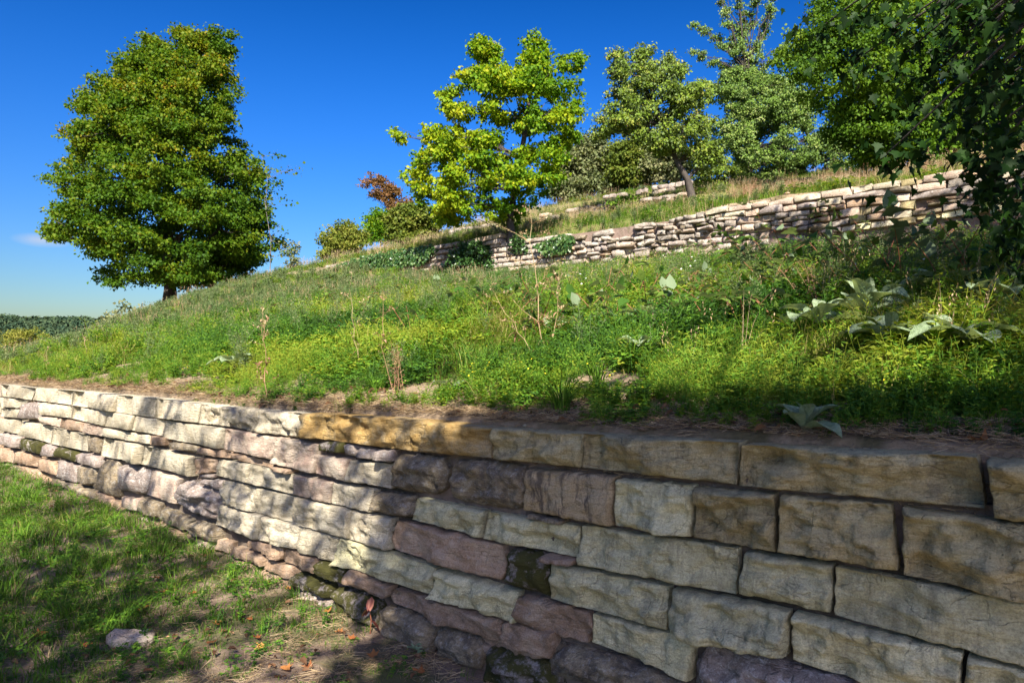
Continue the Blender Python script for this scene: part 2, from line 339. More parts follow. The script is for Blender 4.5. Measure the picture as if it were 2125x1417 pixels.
STYLE = {'T': dict(rnd=.015, bulge=.006, rough=.018, facets=3), 'R': dict(rnd=.02, bulge=.012, rough=.014, facets=3), 'G': dict(rnd=.015, bulge=.008, rough=.025, facets=3),
 'B': dict(rnd=.01, bulge=.010, rough=.032, facets=5), 'O': dict(rnd=.02, bulge=.015, rough=.024, facets=4), 'S': dict(rnd=.015, bulge=.010, rough=.012, facets=2),
 'P': dict(rnd=.14, bulge=.02, rough=.022, facets=3, edge=.009), 'D': dict(rnd=.24, bulge=.035, rough=.022, facets=0, edge=.009),
 'W': dict(rnd=.16, bulge=.035, rough=.026, facets=2, edge=.009), 'M': dict(rnd=.2, bulge=.04, rough=.03, facets=0, edge=.01), 'L': dict(rnd=.2, bulge=.02, rough=.03, facets=2, edge=.012)}
# near wall: kind + four corners read off the photograph, laid on the wall's real plane
NEAR = """
T 0,797 75,805 64,830 0,822|T 75,805 152,810 148,841 64,830|T 152,810 245,819 240,855 148,841|T 245,819 327,826 321,867 240,855|T 327,826 418,838 411,878 321,867|T 418,838 482,845 476,886 411,878|T 482,845 541,850 537,899 476,886|T 541,850 624,857 624,908 537,899
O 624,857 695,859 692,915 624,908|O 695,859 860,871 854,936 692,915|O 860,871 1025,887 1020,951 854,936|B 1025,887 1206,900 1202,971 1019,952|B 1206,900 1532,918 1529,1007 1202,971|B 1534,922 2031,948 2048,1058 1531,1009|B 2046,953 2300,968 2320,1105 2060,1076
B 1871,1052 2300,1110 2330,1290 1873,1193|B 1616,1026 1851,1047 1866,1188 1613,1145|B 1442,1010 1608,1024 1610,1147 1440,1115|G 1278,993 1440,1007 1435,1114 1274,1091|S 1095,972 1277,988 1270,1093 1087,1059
D 932,951 1093,964 1090,1063 923,1037|D 816,941 926,947 921,1029 809,1015|T 722,955 813,962 808,1015 720,999|R 655,941 723,951 720,999 654,982|R 578,906 667,922 652,982 566,963|M 669,917 717,917 716,941 668,936|W 717,919 785,933 784,955 715,944|W 785,932 818,933 815,960 784,955
T 343,872 466,888 461,932 336,909|R 466,888 578,908 566,955 461,932|T 85,835 150,844 145,868 88,861|T 150,844 226,853 216,885 145,868|T 226,853 280,862 271,893 216,885|T 280,862 343,871 336,905 271,893
T 0,824 58,832 51,847 0,845|T 0,847 50,850 46,869 0,864|W 58,833 84,836 88,872 48,871
R 90,864 125,868 122,887 88,878|P 125,868 175,878 172,897 122,887|R 175,878 216,888 213,905 172,897|T 216,888 272,898 282,917 213,905|T 272,898 305,902 309,921 280,917|P 313,903 345,909 342,925 311,922
D 353,916 415,926 410,940 350,930|P 415,928 483,937 480,951 411,941|P 484,941 567,959 564,971 482,952|P 566,967 607,974 606,983 565,974
T 0,868 45,872 40,902 0,893|T 47,873 110,886 104,921 45,904|T 110,886 185,903 182,937 104,921|D 186,905 210,910 206,943 184,937|T 214,909 300,924 292,963 209,946|T 300,924 405,949 398,989 292,963|P 409,950 451,952 446,980 401,984|W 418,984 448,984 447,992 419,990
T 452,952 520,962 512,1003 447,987|T 520,962 612,984 608,1027 512,1003|R 612,984 690,1000 685,1045 608,1027|T 690,1000 776,1017 768,1064 685,1045|D 778,1018 861,1030 853,1077 771,1063|G 862,1032 1006,1060 998,1117 853,1078|G 1007,1062 1202,1092 1196,1159 1000,1119|D 1092,1064 1172,1081 1168,1088 1095,1076|G 1204,1089 1531,1138 1526,1236 1199,1173|G 1540,1144 1727,1174 1724,1276 1529,1234|G 1730,1176 2300,1285 2320,1438 1727,1278
P 815,1078 1050,1133 1043,1208 808,1140|M 1056,1136 1140,1156 1139,1242 1044,1210|P 1129,1148 1197,1161 1195,1172 1133,1157|G 1142,1168 1389,1217 1385,1309 1139,1242|G 1392,1219 1638,1270 1636,1366 1387,1311|G 1642,1271 1998,1356 1994,1484 1640,1370|G 2003,1360 2300,1440 2320,1600 1999,1486
T 730,1059 813,1075 806,1142 724,1119|T 463,996 530,1012 526,1064 458,1044|T 530,1012 610,1030 605,1087 526,1064|T 610,1030 733,1058 723,1118 605,1087
T 456,1047 545,1070 535,1120 448,1088|T 545,1070 631,1094 626,1143 535,1120|T 632,1096 702,1114 694,1170 627,1144|G 703,1114 905,1178 896,1236 694,1170|G 907,1180 1076,1229 1067,1295 898,1237|P 1080,1232 1225,1274 1221,1338 1069,1289|G 1227,1274 1442,1328 1432,1414 1225,1334|W 1448,1336 1790,1420 1780,1540 1437,1440
P 813,1221 1037,1287 1035,1338 807,1248|P 1041,1291 1152,1311 1145,1372 1039,1340|D 1163,1332 1430,1416 1425,1480 1149,1378|M 1010,1339 1143,1375 1176,1450 1003,1425|D 907,1300 997,1328 1001,1400 903,1365|D 792,1251 905,1296 903,1367 790,1315
P 517,1120 590,1138 585,1163 512,1134|P 590,1138 661,1158 657,1190 585,1163|M 662,1160 720,1181 717,1216 658,1190|P 722,1180 813,1217 805,1244 721,1206|P 483,1133 549,1155 551,1176 478,1150|P 552,1159 610,1176 609,1206 550,1177|M 613,1184 688,1212 684,1248 609,1217
P 475,1154 545,1182 540,1210 470,1183|P 545,1182 606,1210 603,1240 540,1210|M 690,1215 788,1246 785,1305 686,1278|W 612,1220 684,1250 683,1284 606,1250
W 384,993 460,1024 449,1086 366,1048|W 421,993 463,997 459,1020 424,1003|R 313,975 380,992 364,1047 303,1026|W 246,963 310,974 302,1028 243,1018|D 215,950 243,955 246,1040 195,1016|D 161,963 198,972 193,1008 158,1006|W 161,939 209,948 206,974 164,961|M 117,926 160,938 158,961 116,948|W 88,920 116,927 114,949 88,947|M 47,906 88,919 86,945 40,932|P 38,936 85,948 82,970 30,960|W 0,896 40,905 35,932 0,924|P 0,928 36,938 28,962 0,956|P 84,952 115,957 120,988 80,973|W 116,952 158,967 156,1005 122,990|D 0,960 28,966 60,990 0,985|P 30,965 82,976 100,1002 58,990
P 197,1018 246,1042 250,1064 205,1040|R 249,1030 289,1036 286,1062 254,1052|D 291,1032 333,1045 327,1077 286,1062|D 335,1052 395,1077 388,1104 325,1080|D 397,1078 457,1093 449,1132 391,1112|P 316,1082 385,1106 375,1128 314,1105|P 452,1118 480,1127 477,1150 449,1137|R 388,1114 446,1135 444,1158 380,1130|P 444,1140 474,1156 466,1180 440,1160|D 122,994 196,1020 203,1042 118,1006|R 206,1044 312,1082 312,1106 206,1062
"""
wall1 = empty('dry_stone_wall', (*(N2*D1), 0)); wall1.rotation_euler = (0, 0, 0)
def child_loc(o, par):
    o.location = tuple(Vector(o.location)-Vector(par.location))
sd_ = 100
for row in NEAR.strip().split('\n'):
    for it in row.split('|'):
        k, *pts = it.split(); q = [on_wall(*map(float, p.split(',')), D1) for p in pts]; sd_ += 1
        big = (np.ptp([p[0] for p in q])*np.ptp([p[1] for p in q])) > .05
        far = -q[0][0] > 6
        o = stone(wall1, D1, q, k, sd_, gap=.0012 if k in 'TRGBOS' else -.002, out=random.Random(sd_).uniform(-.008, .012), res=.045 if far else (.011 if k in 'TRGBOS' else .014), **STYLE[k]); child_loc(o, wall1)
# courses that run on past both ends of the picture, and the buried foot
rr = random.Random(5)
def courses(par, D, s0, s1, zs, kinds, lens, gap=.006, out=0, res=.04, **kw):
    for (za, zb) in zip(zs[:-1], zs[1:]):
        s = s0-rr.uniform(0, .2)
        while s < s1:
            l = rr.uniform(*lens); e = min(s+l, s1+.1); k = rr.choice(kinds)
            st_ = dict(STYLE[k]); st_.update(kw)
            o = stone(par, D, [(s, zb), (e, zb), (e, za), (s, za)], k, rr.randrange(1, 9999), gap=gap, out=out+rr.uniform(-.01, .01), res=res, **st_)
            child_loc(o, par); s = e
courses(wall1, D1, -19, -11.6, [0, .2, .4, .6, .8, 1.03, 1.2], 'TTRPW', (.35, .7), res=.1)
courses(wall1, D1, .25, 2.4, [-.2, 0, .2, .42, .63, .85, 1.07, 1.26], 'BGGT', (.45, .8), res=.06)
courses(wall1, D1, -11.5, -2.35, [-.35, -.12, .06], 'PDW', (.25, .5), res=.08, out=-.048)
courses(wall1, D1, -2.4, .2, [-.45, -.2, .0, .2], 'DDP', (.3, .6), res=.06, out=-.05)
def core(par, D, s0, s1, za, zb, th, mat, out=-.075, name='wall_core'):
    A = N2*(D-out); B = N2*(D-out+th); c = []
    for P in (A, B):
        for s in (s0, s1): 
            for z in (za, zb): q_ = P-U*s; c.append((q_[0]-par.location[0], q_[1]-par.location[1], z-par.location[2]))
    return mesh_obj(name, c, [(0, 1, 3, 2), (4, 6, 7, 5), (0, 4, 5, 1), (2, 3, 7, 6), (1, 5, 7, 3), (0, 2, 6, 4)], mat, par)
M_core = soil_mat('dark_joint_earth', [(.11, .08, .06), (.17, .13, .10), (.24, .19, .145)], 0, (.03, .03, .02))
core(wall1, D1, -18.8, 2.4, -.5, 1.10, .2, M_core, out=-.062)
tag(wall1, 'lower dry stone retaining wall of large cream, brown and pink sandstone blocks nearest the viewer', 'wall', 'terrace walls on the hillside')

# second wall
wall2 = empty('dry_stone_wall', (*(N2*D2), 3.9)); 
tag(wall2, 'long middle terrace wall, squared tan blocks on the right and rounded grey rubble on the left', 'wall', 'terrace walls on the hillside')
SETS = {'A': (1450, 300, 4.722), 'B': (1800, 300, 4.166), 'C': (1150, 420, 5.3125), 'E': (640, 340, 4.62)}
W2 = {
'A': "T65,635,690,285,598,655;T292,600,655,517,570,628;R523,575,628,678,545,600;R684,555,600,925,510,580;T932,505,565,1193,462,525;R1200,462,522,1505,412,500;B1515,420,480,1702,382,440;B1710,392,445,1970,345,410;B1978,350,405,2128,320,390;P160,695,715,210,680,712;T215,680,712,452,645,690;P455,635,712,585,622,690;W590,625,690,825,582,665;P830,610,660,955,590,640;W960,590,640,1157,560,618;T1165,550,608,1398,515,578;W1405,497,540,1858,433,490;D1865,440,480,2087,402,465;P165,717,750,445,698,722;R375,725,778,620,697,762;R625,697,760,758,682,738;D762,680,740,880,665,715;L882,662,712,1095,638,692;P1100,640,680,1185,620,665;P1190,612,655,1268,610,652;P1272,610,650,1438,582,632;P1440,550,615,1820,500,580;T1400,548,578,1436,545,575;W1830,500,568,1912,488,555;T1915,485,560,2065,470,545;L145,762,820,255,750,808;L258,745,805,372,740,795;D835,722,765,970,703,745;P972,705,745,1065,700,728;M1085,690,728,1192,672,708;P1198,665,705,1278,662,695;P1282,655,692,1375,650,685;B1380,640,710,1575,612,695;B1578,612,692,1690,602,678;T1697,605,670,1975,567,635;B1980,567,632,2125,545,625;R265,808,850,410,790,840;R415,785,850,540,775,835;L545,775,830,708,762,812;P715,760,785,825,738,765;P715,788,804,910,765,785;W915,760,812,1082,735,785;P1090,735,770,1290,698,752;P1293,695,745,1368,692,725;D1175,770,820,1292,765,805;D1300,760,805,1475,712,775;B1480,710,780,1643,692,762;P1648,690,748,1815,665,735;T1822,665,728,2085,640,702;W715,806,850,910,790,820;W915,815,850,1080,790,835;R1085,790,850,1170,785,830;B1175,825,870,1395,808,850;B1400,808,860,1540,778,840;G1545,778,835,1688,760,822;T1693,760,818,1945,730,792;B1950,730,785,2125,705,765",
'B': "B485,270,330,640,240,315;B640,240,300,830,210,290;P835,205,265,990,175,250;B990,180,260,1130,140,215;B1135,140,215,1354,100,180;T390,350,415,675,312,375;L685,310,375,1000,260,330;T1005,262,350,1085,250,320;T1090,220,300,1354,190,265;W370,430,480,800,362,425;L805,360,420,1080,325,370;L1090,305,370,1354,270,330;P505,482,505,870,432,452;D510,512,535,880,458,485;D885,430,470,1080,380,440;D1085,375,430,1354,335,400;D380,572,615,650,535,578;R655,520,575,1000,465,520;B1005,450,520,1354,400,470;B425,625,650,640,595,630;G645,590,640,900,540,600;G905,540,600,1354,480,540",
'C': "D190,370,430,340,355,400;L240,435,460,330,415,455;P165,500,525,235,490,520;L235,480,515,320,470,500;L410,345,388,645,280,350;L430,395,425,480,385,425;L482,385,425,535,380,420;L537,378,418,612,370,410;L380,460,490,500,435,480;W505,435,465,600,425,455;L365,510,550,435,505,550;W438,490,545,530,480,540;W533,480,540,598,478,530;L600,475,530,690,455,500;D605,430,455,735,405,430;D740,395,430,865,380,400;P690,435,500,905,445,490;D870,245,280,1110,215,260;D985,275,295,1105,265,285;L878,290,305,975,280,300;W880,310,365,1010,305,345;P1012,310,345,1090,300,330;L878,380,430,985,365,410;L988,355,385,1090,345,375;L915,450,490,978,425,480;L985,415,470,1115,400,445;L650,540,630,770,520,610;P170,540,570,240,535,570;R245,530,570,360,520,560;L365,555,580,510,545,570;P515,555,590,640,540,575;L540,625,670,655,600,650;L400,600,640,535,585,620;D1140,240,275,1230,235,265;L1232,240,260,1310,230,258;P1215,270,310,1340,262,300;L1140,320,365,1225,310,350;L1250,320,355,1335,305,345;D1270,190,235,1330,170,220;L1335,170,215,1430,148,190;D1435,145,195,1565,125,180;D1570,120,180,1650,105,160;L1340,225,265,1455,205,245;D1465,210,240,1665,170,220;D1385,260,300,1460,245,290;L1462,250,290,1540,240,275;D1345,310,345,1420,300,335;P1425,300,335,1545,290,320;M1580,250,270,1700,225,250;W1580,285,310,1750,250,290;L1610,310,340,1690,295,330;D1675,165,200,1775,145,180;L1700,205,235,1770,190,225;L1140,385,420,1300,360,410;L1305,362,412,1360,360,400;L1375,350,415,1540,350,390;P1060,450,490,1180,445,480;R1185,450,480,1250,440,475;L860,520,545,1050,480,510;L880,545,600,1040,520,590;M1055,500,580,1115,495,560;L1120,510,560,1250,495,540;W1260,430,480,1450,420,470;D740,440,458,860,432,446;P1100,375,395,1135,370,390;D1120,425,445,1250,420,440;L1550,330,380,1640,325,375;P1240,265,300,1250,262,300",
'E': "R1480,740,785,1570,720,766;T1573,720,766,1665,700,746;R1668,700,745,1760,680,726;R1763,680,726,1850,662,706;W1480,792,815,1570,772,802;L1573,770,800,1700,745,785;W1703,745,782,1850,712,765;W1210,790,828,1300,770,812;W1303,768,810,1390,755,798;W1393,753,798,1475,742,785;W1210,835,875,1300,818,860;W1303,818,860,1400,810,850;L1150,890,930,1220,880,920;L1223,878,920,1300,868,910;D360,965,1015,420,950,1005;P600,958,990,680,950,980;P890,980,1018,960,970,1008;W1405,800,830,1475,795,820"}
for key, txt in W2.items():
    ox, oy, sc = SETS[key]
    for it in txt.split(';'):
        k = {'D': 'L', 'P': 'R', 'B': 'T'}.get(it[0], it[0]) if random.Random(it).random() < .55 else it[0]; k = 'R' if k == 'T' and random.Random(it+'r').random() < .5 else k; xl, yt, yb, xr, yt2, yb2 = map(float, it[1:].split(',')); sd_ += 1
        q = [on_wall(ox+x/sc, oy+y/sc, D2) for x, y in ((xl, yt), (xr, yt2), (xr, yb2), (xl, yb))]
        st_ = dict(STYLE[k]); st_['rough'] *= 1.7; st_['rnd'] *= .6
        rb = key == 'C'
        if rb: st_.update(rnd=.2, bulge=.03, rough=.06, edge=.03)
        o = stone(wall2, D2, q, k, sd_, gap=.002 if not rb else -.004, depth=.3, out=random.Random(sd_).uniform(-.03, .06 if rb else .02), res=.075, **st_); child_loc(o, wall2)
def low_stones(s0, s1, kinds):
    s = s0
    while s < s1:
        l = rr.uniform(.25, .6); t_ = -(s+l/2); top = 5.0-float(wall2_h(t_))+rr.uniform(-.12, .08)
        for zz in (0, -.2):
            k = rr.choice(kinds); st_ = dict(STYLE[k]); st_.update(rnd=.35, bulge=.05)
            o = stone(wall2, D2, [(s, top+zz), (s+l, top+zz), (s+l, top+zz-.22), (s, top+zz-.22)], k, rr.randrange(9999), res=.09, **st_); child_loc(o, wall2)
        s += l
courses(wall2, D2, -21.5, -15.7, [4.3, 4.42, 4.55, 4.68, 4.82, 4.97], 'WLRL', (.2, .5), res=.12, rnd=.2, out=-.07)
courses(wall2, D2, -13.3, -10.5, [4.0, 4.15, 4.3, 4.46, 4.6, 4.76, 4.9], 'WLRL', (.2, .5), res=.12, rnd=.2, out=-.04)
courses(wall2, D2, -10.7, -5.3, [3.7, 3.86, 4.02, 4.18, 4.33, 4.48, 4.62], 'LWRL', (.2, .5), res=.12, rnd=.2, out=-.08)
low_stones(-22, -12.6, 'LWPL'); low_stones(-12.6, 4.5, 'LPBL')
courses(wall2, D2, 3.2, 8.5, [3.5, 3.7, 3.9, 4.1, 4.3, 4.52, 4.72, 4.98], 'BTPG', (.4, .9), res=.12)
courses(wall2, D2, -19.5, -16.6, [4.15, 4.35, 4.55, 4.74], 'WLPL', (.25, .6), res=.12, rnd=.3)
core(wall2, D2, -21, 8.5, 3.2, 4.86, .25, soil_mat('rubble_fill', [(.12, .085, .065), (.2, .145, .115), (.28, .21, .17)], 0, (.10, .09, .05)), out=-.10)

# upper terrace walls: low, broken, pale
def high_wall(D, spans, label, base, tops):
    w_ = empty('dry_stone_wall', (*(N2*D), base))
    for (xa, xb, yo, n, hh) in spans:
        sa = on_wall(xa, 400, D)[0]; sb = on_wall(xb, 400, D)[0]; s = sa
        while s < sb:
            l = rr.uniform(.25, .6); px = xa+(xb-xa)*(s-sa)/(sb-sa)
            zt = tops(-s)+yo
            for r_ in range(n):
                k = rr.choice('WLLWR'); st_ = dict(STYLE[k]); st_.update(rnd=.14, bulge=.03, rough=.06)
                if rr.random() < .75:
                    o = stone(w_, D, [(s, zt-r_*hh), (s+l, zt-r_*hh), (s+l, zt-(r_+1)*hh), (s, zt-(r_+1)*hh)], k, rr.randrange(9999), gap=.004, out=rr.uniform(-.06, .1), res=.12, **st_); child_loc(o, w_)
            s += l
    return tag(w_, label, 'wall', 'terrace walls on the hillside')
high_wall(D3-.12, [(930, 1010, -.08, 2, .17), (1120, 1240, -.02, 3, .17), (1245, 1300, -.14, 1, .15), (1300, 1420, -.10, 2, .14)], 'third terrace wall, low broken rows of pale stones on the slope right of the yellow-green tree', 6.9, lambda t: 7.36)
high_wall(D4-.12, [(1235, 1330, -.02, 1, .2), (1330, 1430, .02, 2, .22)], 'highest terrace wall, thin pale line of stones below the bushes on the crest', 9.1, lambda t: 9.56)
# ------------------------------------------------------------------ vegetation prototypes and scattering
class MB:
    def __init__(s): s.V = []; s.F = []; s.T = []; s.n = 0
    def add(s, V, Fs, t):
        s.V.extend(V); s.F.extend([tuple(i+s.n for i in f) for f in Fs]); s.T.extend([t]*len(Fs)); s.n += len(V)
    def blade(s, x, y, h, wd, az, lean, t, z0=0, curl=1.0, seg_=3):
        ca, sa = math.cos(az), math.sin(az); V = []
        for k in range(seg_+1):
            u = k/seg_; r = lean*h*u**(1+curl); z = z0+h*u*(1-.35*lean*u)
            ww = wd*(1-u**2.2)*.5
            cx, cy = x+ca*r, y+sa*r
            if k == seg_: V.append((cx, cy, z))
            else: V += [(cx-sa*ww, cy+ca*ww, z), (cx+sa*ww, cy-ca*ww, z)]
        Fs = [(2*k, 2*k+1, 2*k+3, 2*k+2) for k in range(seg_-1)]+[(2*seg_-2, 2*seg_-1, 2*seg_)]
        s.add(V, Fs, t)
    def leaf(s, p, d, nrm, l, wd, t, fold=.15, droop=.0):
        p = Vector(p); d = Vector(d).normalized(); n_ = Vector(nrm); sdv = d.cross(n_)
        if sdv.length < 1e-3: sdv = d.orthogonal()
        sdv.normalize(); n_ = sdv.cross(d)
        V = [p, p+d*l*.3+sdv*wd*.42+n_*fold*wd, p+d*l*.68+sdv*wd*.38+n_*(fold*wd-droop*l*.3), p+d*l-n_*droop*l, p+d*l*.68-sdv*wd*.38+n_*(fold*wd-droop*l*.3), p+d*l*.3-sdv*wd*.42+n_*fold*wd, p+d*l*.5-n_*droop*l*.15]
        s.add([tuple(v) for v in V], [(0, 1, 6, 5), (1, 2, 6), (5, 6, 4), (2, 3, 4, 6)], t)
    def diam(s, p, d, nrm, l, wd, t):
        p = Vector(p); d = Vector(d).normalized(); n_ = Vector(nrm); sdv = d.cross(n_)
        if sdv.length < 1e-3: sdv = d.orthogonal()
        sdv.normalize(); n_ = sdv.cross(d)
        V = [p, p+d*l*.5+sdv*wd*.5+n_*wd*.15, p+d*l, p+d*l*.5-sdv*wd*.5+n_*wd*.15]
        s.add([tuple(v) for v in V], [(0, 1, 2), (0, 2, 3)], t)
    def stick(s, a, b, r0, r1, t, k=3):
        a = Vector(a); b = Vector(b); d = (b-a); 
        if d.length < 1e-5: return
        o_ = d.orthogonal().normalized(); q = d.normalized().cross(o_)
        V = [tuple(P+(o_*math.cos(6.283*i/k)+q*math.sin(6.283*i/k))*r) for P, r in ((a, r0), (b, r1)) for i in range(k)]
        s.add(V, [(i, (i+1) % k, k+(i+1) % k, k+i) for i in range(k)], t)
    def build(s, name, mat, parent=None, link=True, smooth=False):
        return mesh_obj(name, s.V, s.F, mat, parent, tint=s.T, link=link, smooth=smooth)
R_ = random.Random(11); U_ = R_.uniform
def rdir(zmin=-1, zmax=1):
    z = U_(zmin, zmax); a = U_(0, 6.283); r = math.sqrt(max(0, 1-z*z)); return Vector((r*math.cos(a), r*math.sin(a), z))
GR = [(0, (.06, .035, .015)), (.18, (.045, .105, .012)), (.5, (.085, .18, .015)), (.75, (.135, .225, .024)), (1, (.27, .23, .08))]
M_grass = leaf_mat('green_grass', GR, .4)
M_straw = leaf_mat('dry_straw', [(0, (.16, .10, .055)), (.5, (.33, .235, .125)), (1, (.45, .35, .22))], .3, rough=.7)
M_herb = leaf_mat('meadow_herbs', [(0, (.03, .078, .016)), (.35, (.055, .135, .016)), (.7, (.11, .22, .018)), (1, (.21, .25, .025))], .35)
M_grey = leaf_mat('grey_green_herbs', [(0, (.045, .075, .025)), (.5, (.105, .15, .055)), (1, (.21, .23, .11))], .3, rough=.7)
M_rust = leaf_mat('withered_seedheads', [(0, (.14, .07, .04)), (.5, (.30, .17, .10)), (1, (.42, .28, .17))], .3, rough=.8)
M_yel = leaf_mat('yellow_petals', [(0, (.6, .5, .02)), (1, (.75, .65, .05))], .3)
M_whi = leaf_mat('white_petals', [(0, (.55, .55, .5)), (1, (.75, .75, .72))], .3)
def p_grass(n_, hmin, hmax, wd, rad, lean=(.2, .9), dry=.12):
    m = MB()
    for _ in range(n_):
        a = U_(0, 6.28); r = rad*math.sqrt(R_.random()); h = U_(hmin, hmax)
        t = U_(.25, .8) if R_.random() > dry else U_(.9, 1.0)
        m.blade(r*math.cos(a), r*math.sin(a), h, wd*U_(.7, 1.3), a+U_(-1, 1), U_(*lean), t)
    return m
def p_clover(n_, hmax, l, rad):
    m = MB()
    for _ in range(n_):
        a = U_(0, 6.28); r = rad*math.sqrt(R_.random()); h = U_(.25, 1)*hmax; x, y = r*math.cos(a), r*math.sin(a); t = U_(.15, .95)
        nrm = (Vector((0, 0, 1))+rdir()*.5).normalized(); a0 = U_(0, 6.28)
        for k in range(3): 
            d = Vector((math.cos(a0+k*2.1), math.sin(a0+k*2.1), U_(-.2, .35))); m.diam((x, y, h), d, nrm, l, l*.85, t)
        if R_.random() < .3: m.stick((x*.7, y*.7, 0), (x, y, h), .001, .0008, .3)
    return m
def p_weed(stems, h, l, wd, nl, t0=.5, droop=.1):
    m = MB()
    for _ in range(stems):
        a = U_(0, 6.28); top = Vector((math.cos(a)*U_(0, .4)*h, math.sin(a)*U_(0, .4)*h, h*U_(.7, 1.1))); b = Vector((U_(-.03, .03), U_(-.03, .03), 0))
        m.stick(b, top, .003, .0015, .3)
        for k in range(nl):
            u = (k+U_(.2, .8))/nl; p = b.lerp(top, .12+.88*u); an = k*2.4+U_(-.4, .4); d = Vector((math.cos(an), math.sin(an), U_(0, .6)))
            ll = l*(1.15-.6*u)*U_(.7, 1.2); m.leaf(p, d, (0, 0, 1), ll, ll*wd, min(1, max(0, t0+U_(-.35, .35))), droop=droop)
    return m
def p_feather(stems, h, nl, l):
    m = MB()
    for _ in range(stems):
        a = U_(0, 6.28); top = Vector((math.cos(a)*U_(0, .45)*h, math.sin(a)*U_(0, .45)*h, h*U_(.6, 1.1))); b = Vector((U_(-.05, .05), U_(-.05, .05), 0))
        m.stick(b, top, .003, .0012, .5)
        for k in range(nl):
            u = R_.random(); p = b.lerp(top, .1+.9*u); an = U_(0, 6.28); d = Vector((math.cos(an), math.sin(an), U_(.1, 1)))
            m.diam(p+d*U_(0, .03), d, rdir(), l*U_(.6, 1.3), l*.28, U_(.1, .9))
    return m
def p_straw(n_, h, rad, head=True):
    m = MB()
    for _ in range(n_):
        a = U_(0, 6.28); r = rad*R_.random(); b = Vector((r*math.cos(a), r*math.sin(a), 0)); ln = U_(.05, .4); top = b+Vector((math.cos(a)*ln*h, math.sin(a)*ln*h, h*U_(.6, 1.1))); t = U_(.2, 1)
        m.blade(b.x, b.y, h*U_(.6, 1.1), .004, a, ln*1.4, t)
        if head:
            p = Vector((b.x+math.cos(a)*ln*1.4*h, b.y+math.sin(a)*ln*1.4*h, h*.8))
            for k in range(5): m.diam(top+Vector((0, 0, -.02*k))+rdir()*.006, Vector((0, 0, 1))+rdir()*.5, rdir(), .022, .009, U_(.3, .9))
    return m
def p_dots(n_, rad, h, sz):
    m = MB()
    for _ in range(n_):
        a = U_(0, 6.28); r = rad*math.sqrt(R_.random()); p = Vector((r*math.cos(a), r*math.sin(a), U_(.5, 1)*h)); nrm = (Vector((0, -.6, 1))+rdir()*.6).normalized()
        q = nrm.orthogonal().normalized()
        for k in range(5):
            ang = k*1.2566; d = q*math.cos(ang)+nrm.cross(q)*math.sin(ang); m.diam(p, d+nrm*.3, nrm, sz, sz*.7, R_.random())
    return m
def p_litter(n_, rad, l):
    m = MB()
    for _ in range(n_):
        a = U_(0, 6.28); r = rad*math.sqrt(R_.random()); p = Vector((r*math.cos(a), r*math.sin(a), U_(.002, .018))); an = U_(0, 6.28); d = Vector((math.cos(an), math.sin(an), U_(-.08, .15)))*l*U_(.4, 1.3)
        m.stick(p, p+d*.5+Vector((0, 0, U_(-.003, .01))), .0011, .001, U_(.1, 1)); 
    return m
def p_tree_puff(n_, l, flat=.8):
    m = MB()
    for _ in range(n_):
        d = rdir(-.3, 1); p = Vector((d.x, d.y, d.z*flat))*U_(.6, 1.05); m.diam(p, rdir(), d+rdir()*.6, l*U_(.6, 1.3), l, U_(.1, .9))
    return m
lib = bpy.data.collections.new('vegetation_library')
def register(nm, protos):
    c = bpy.data.collections.new(nm)
    for i, (m, mat) in enumerate(protos): c.objects.link(m.build('%s_%02d' % (nm, i), mat, link=False))
    return c
def scatter(name, coll, P, S, idx, ti, label, up=None, tilt=.12, kind='stuff'):
    n_ = len(P)
    if n_ == 0: return
    me = bpy.data.meshes.new(name); me.vertices.add(n_); me.vertices.foreach_set('co', np.asarray(P, np.float32).ravel())
    rot = np.stack([rng.normal(0, tilt, n_), rng.normal(0, tilt, n_), rng.uniform(0, 6.283, n_)], -1).astype(np.float32)
    me.attributes.new('rot', 'FLOAT_VECTOR', 'POINT').data.foreach_set('vector', rot.ravel())
    me.attributes.new('scl', 'FLOAT', 'POINT').data.foreach_set('value', np.asarray(S, np.float32))
    me.attributes.new('pick', 'INT', 'POINT').data.foreach_set('value', np.asarray(idx, np.int32))
    me.attributes.new('itint', 'FLOAT', 'POINT').data.foreach_set('value', np.asarray(ti, np.float32))
    o = bpy.data.objects.new(name, me); COL.objects.link(o)
    g = bpy.data.node_groups.new(name+'_nodes', 'GeometryNodeTree')
    g.interface.new_socket('Geometry', in_out='INPUT', socket_type='NodeSocketGeometry'); g.interface.new_socket('Geometry', in_out='OUTPUT', socket_type='NodeSocketGeometry')
    gi = g.nodes.new('NodeGroupInput'); go = g.nodes.new('NodeGroupOutput'); ip = g.nodes.new('GeometryNodeInstanceOnPoints'); ci = g.nodes.new('GeometryNodeCollectionInfo')
    ci.inputs['Collection'].default_value = coll; ci.inputs['Separate Children'].default_value = True; ci.inputs['Reset Children'].default_value = True
    def na(nm, ty):
        a = g.nodes.new('GeometryNodeInputNamedAttribute'); a.data_type = ty; a.inputs['Name'].default_value = nm; return a.outputs['Attribute']
    g.links.new(gi.outputs[0], ip.inputs['Points']); g.links.new(ci.outputs[0], ip.inputs['Instance']); ip.inputs['Pick Instance'].default_value = True
    g.links.new(na('pick', 'INT'), ip.inputs['Instance Index']); g.links.new(na('rot', 'FLOAT_VECTOR'), ip.inputs['Rotation']); g.links.new(na('scl', 'FLOAT'), ip.inputs['Scale'])
    g.links.new(ip.outputs[0], go.inputs[0])
    md = o.modifiers.new('scatter', 'NODES'); md.node_group = g
    return tag(o, label, None, None, kind)
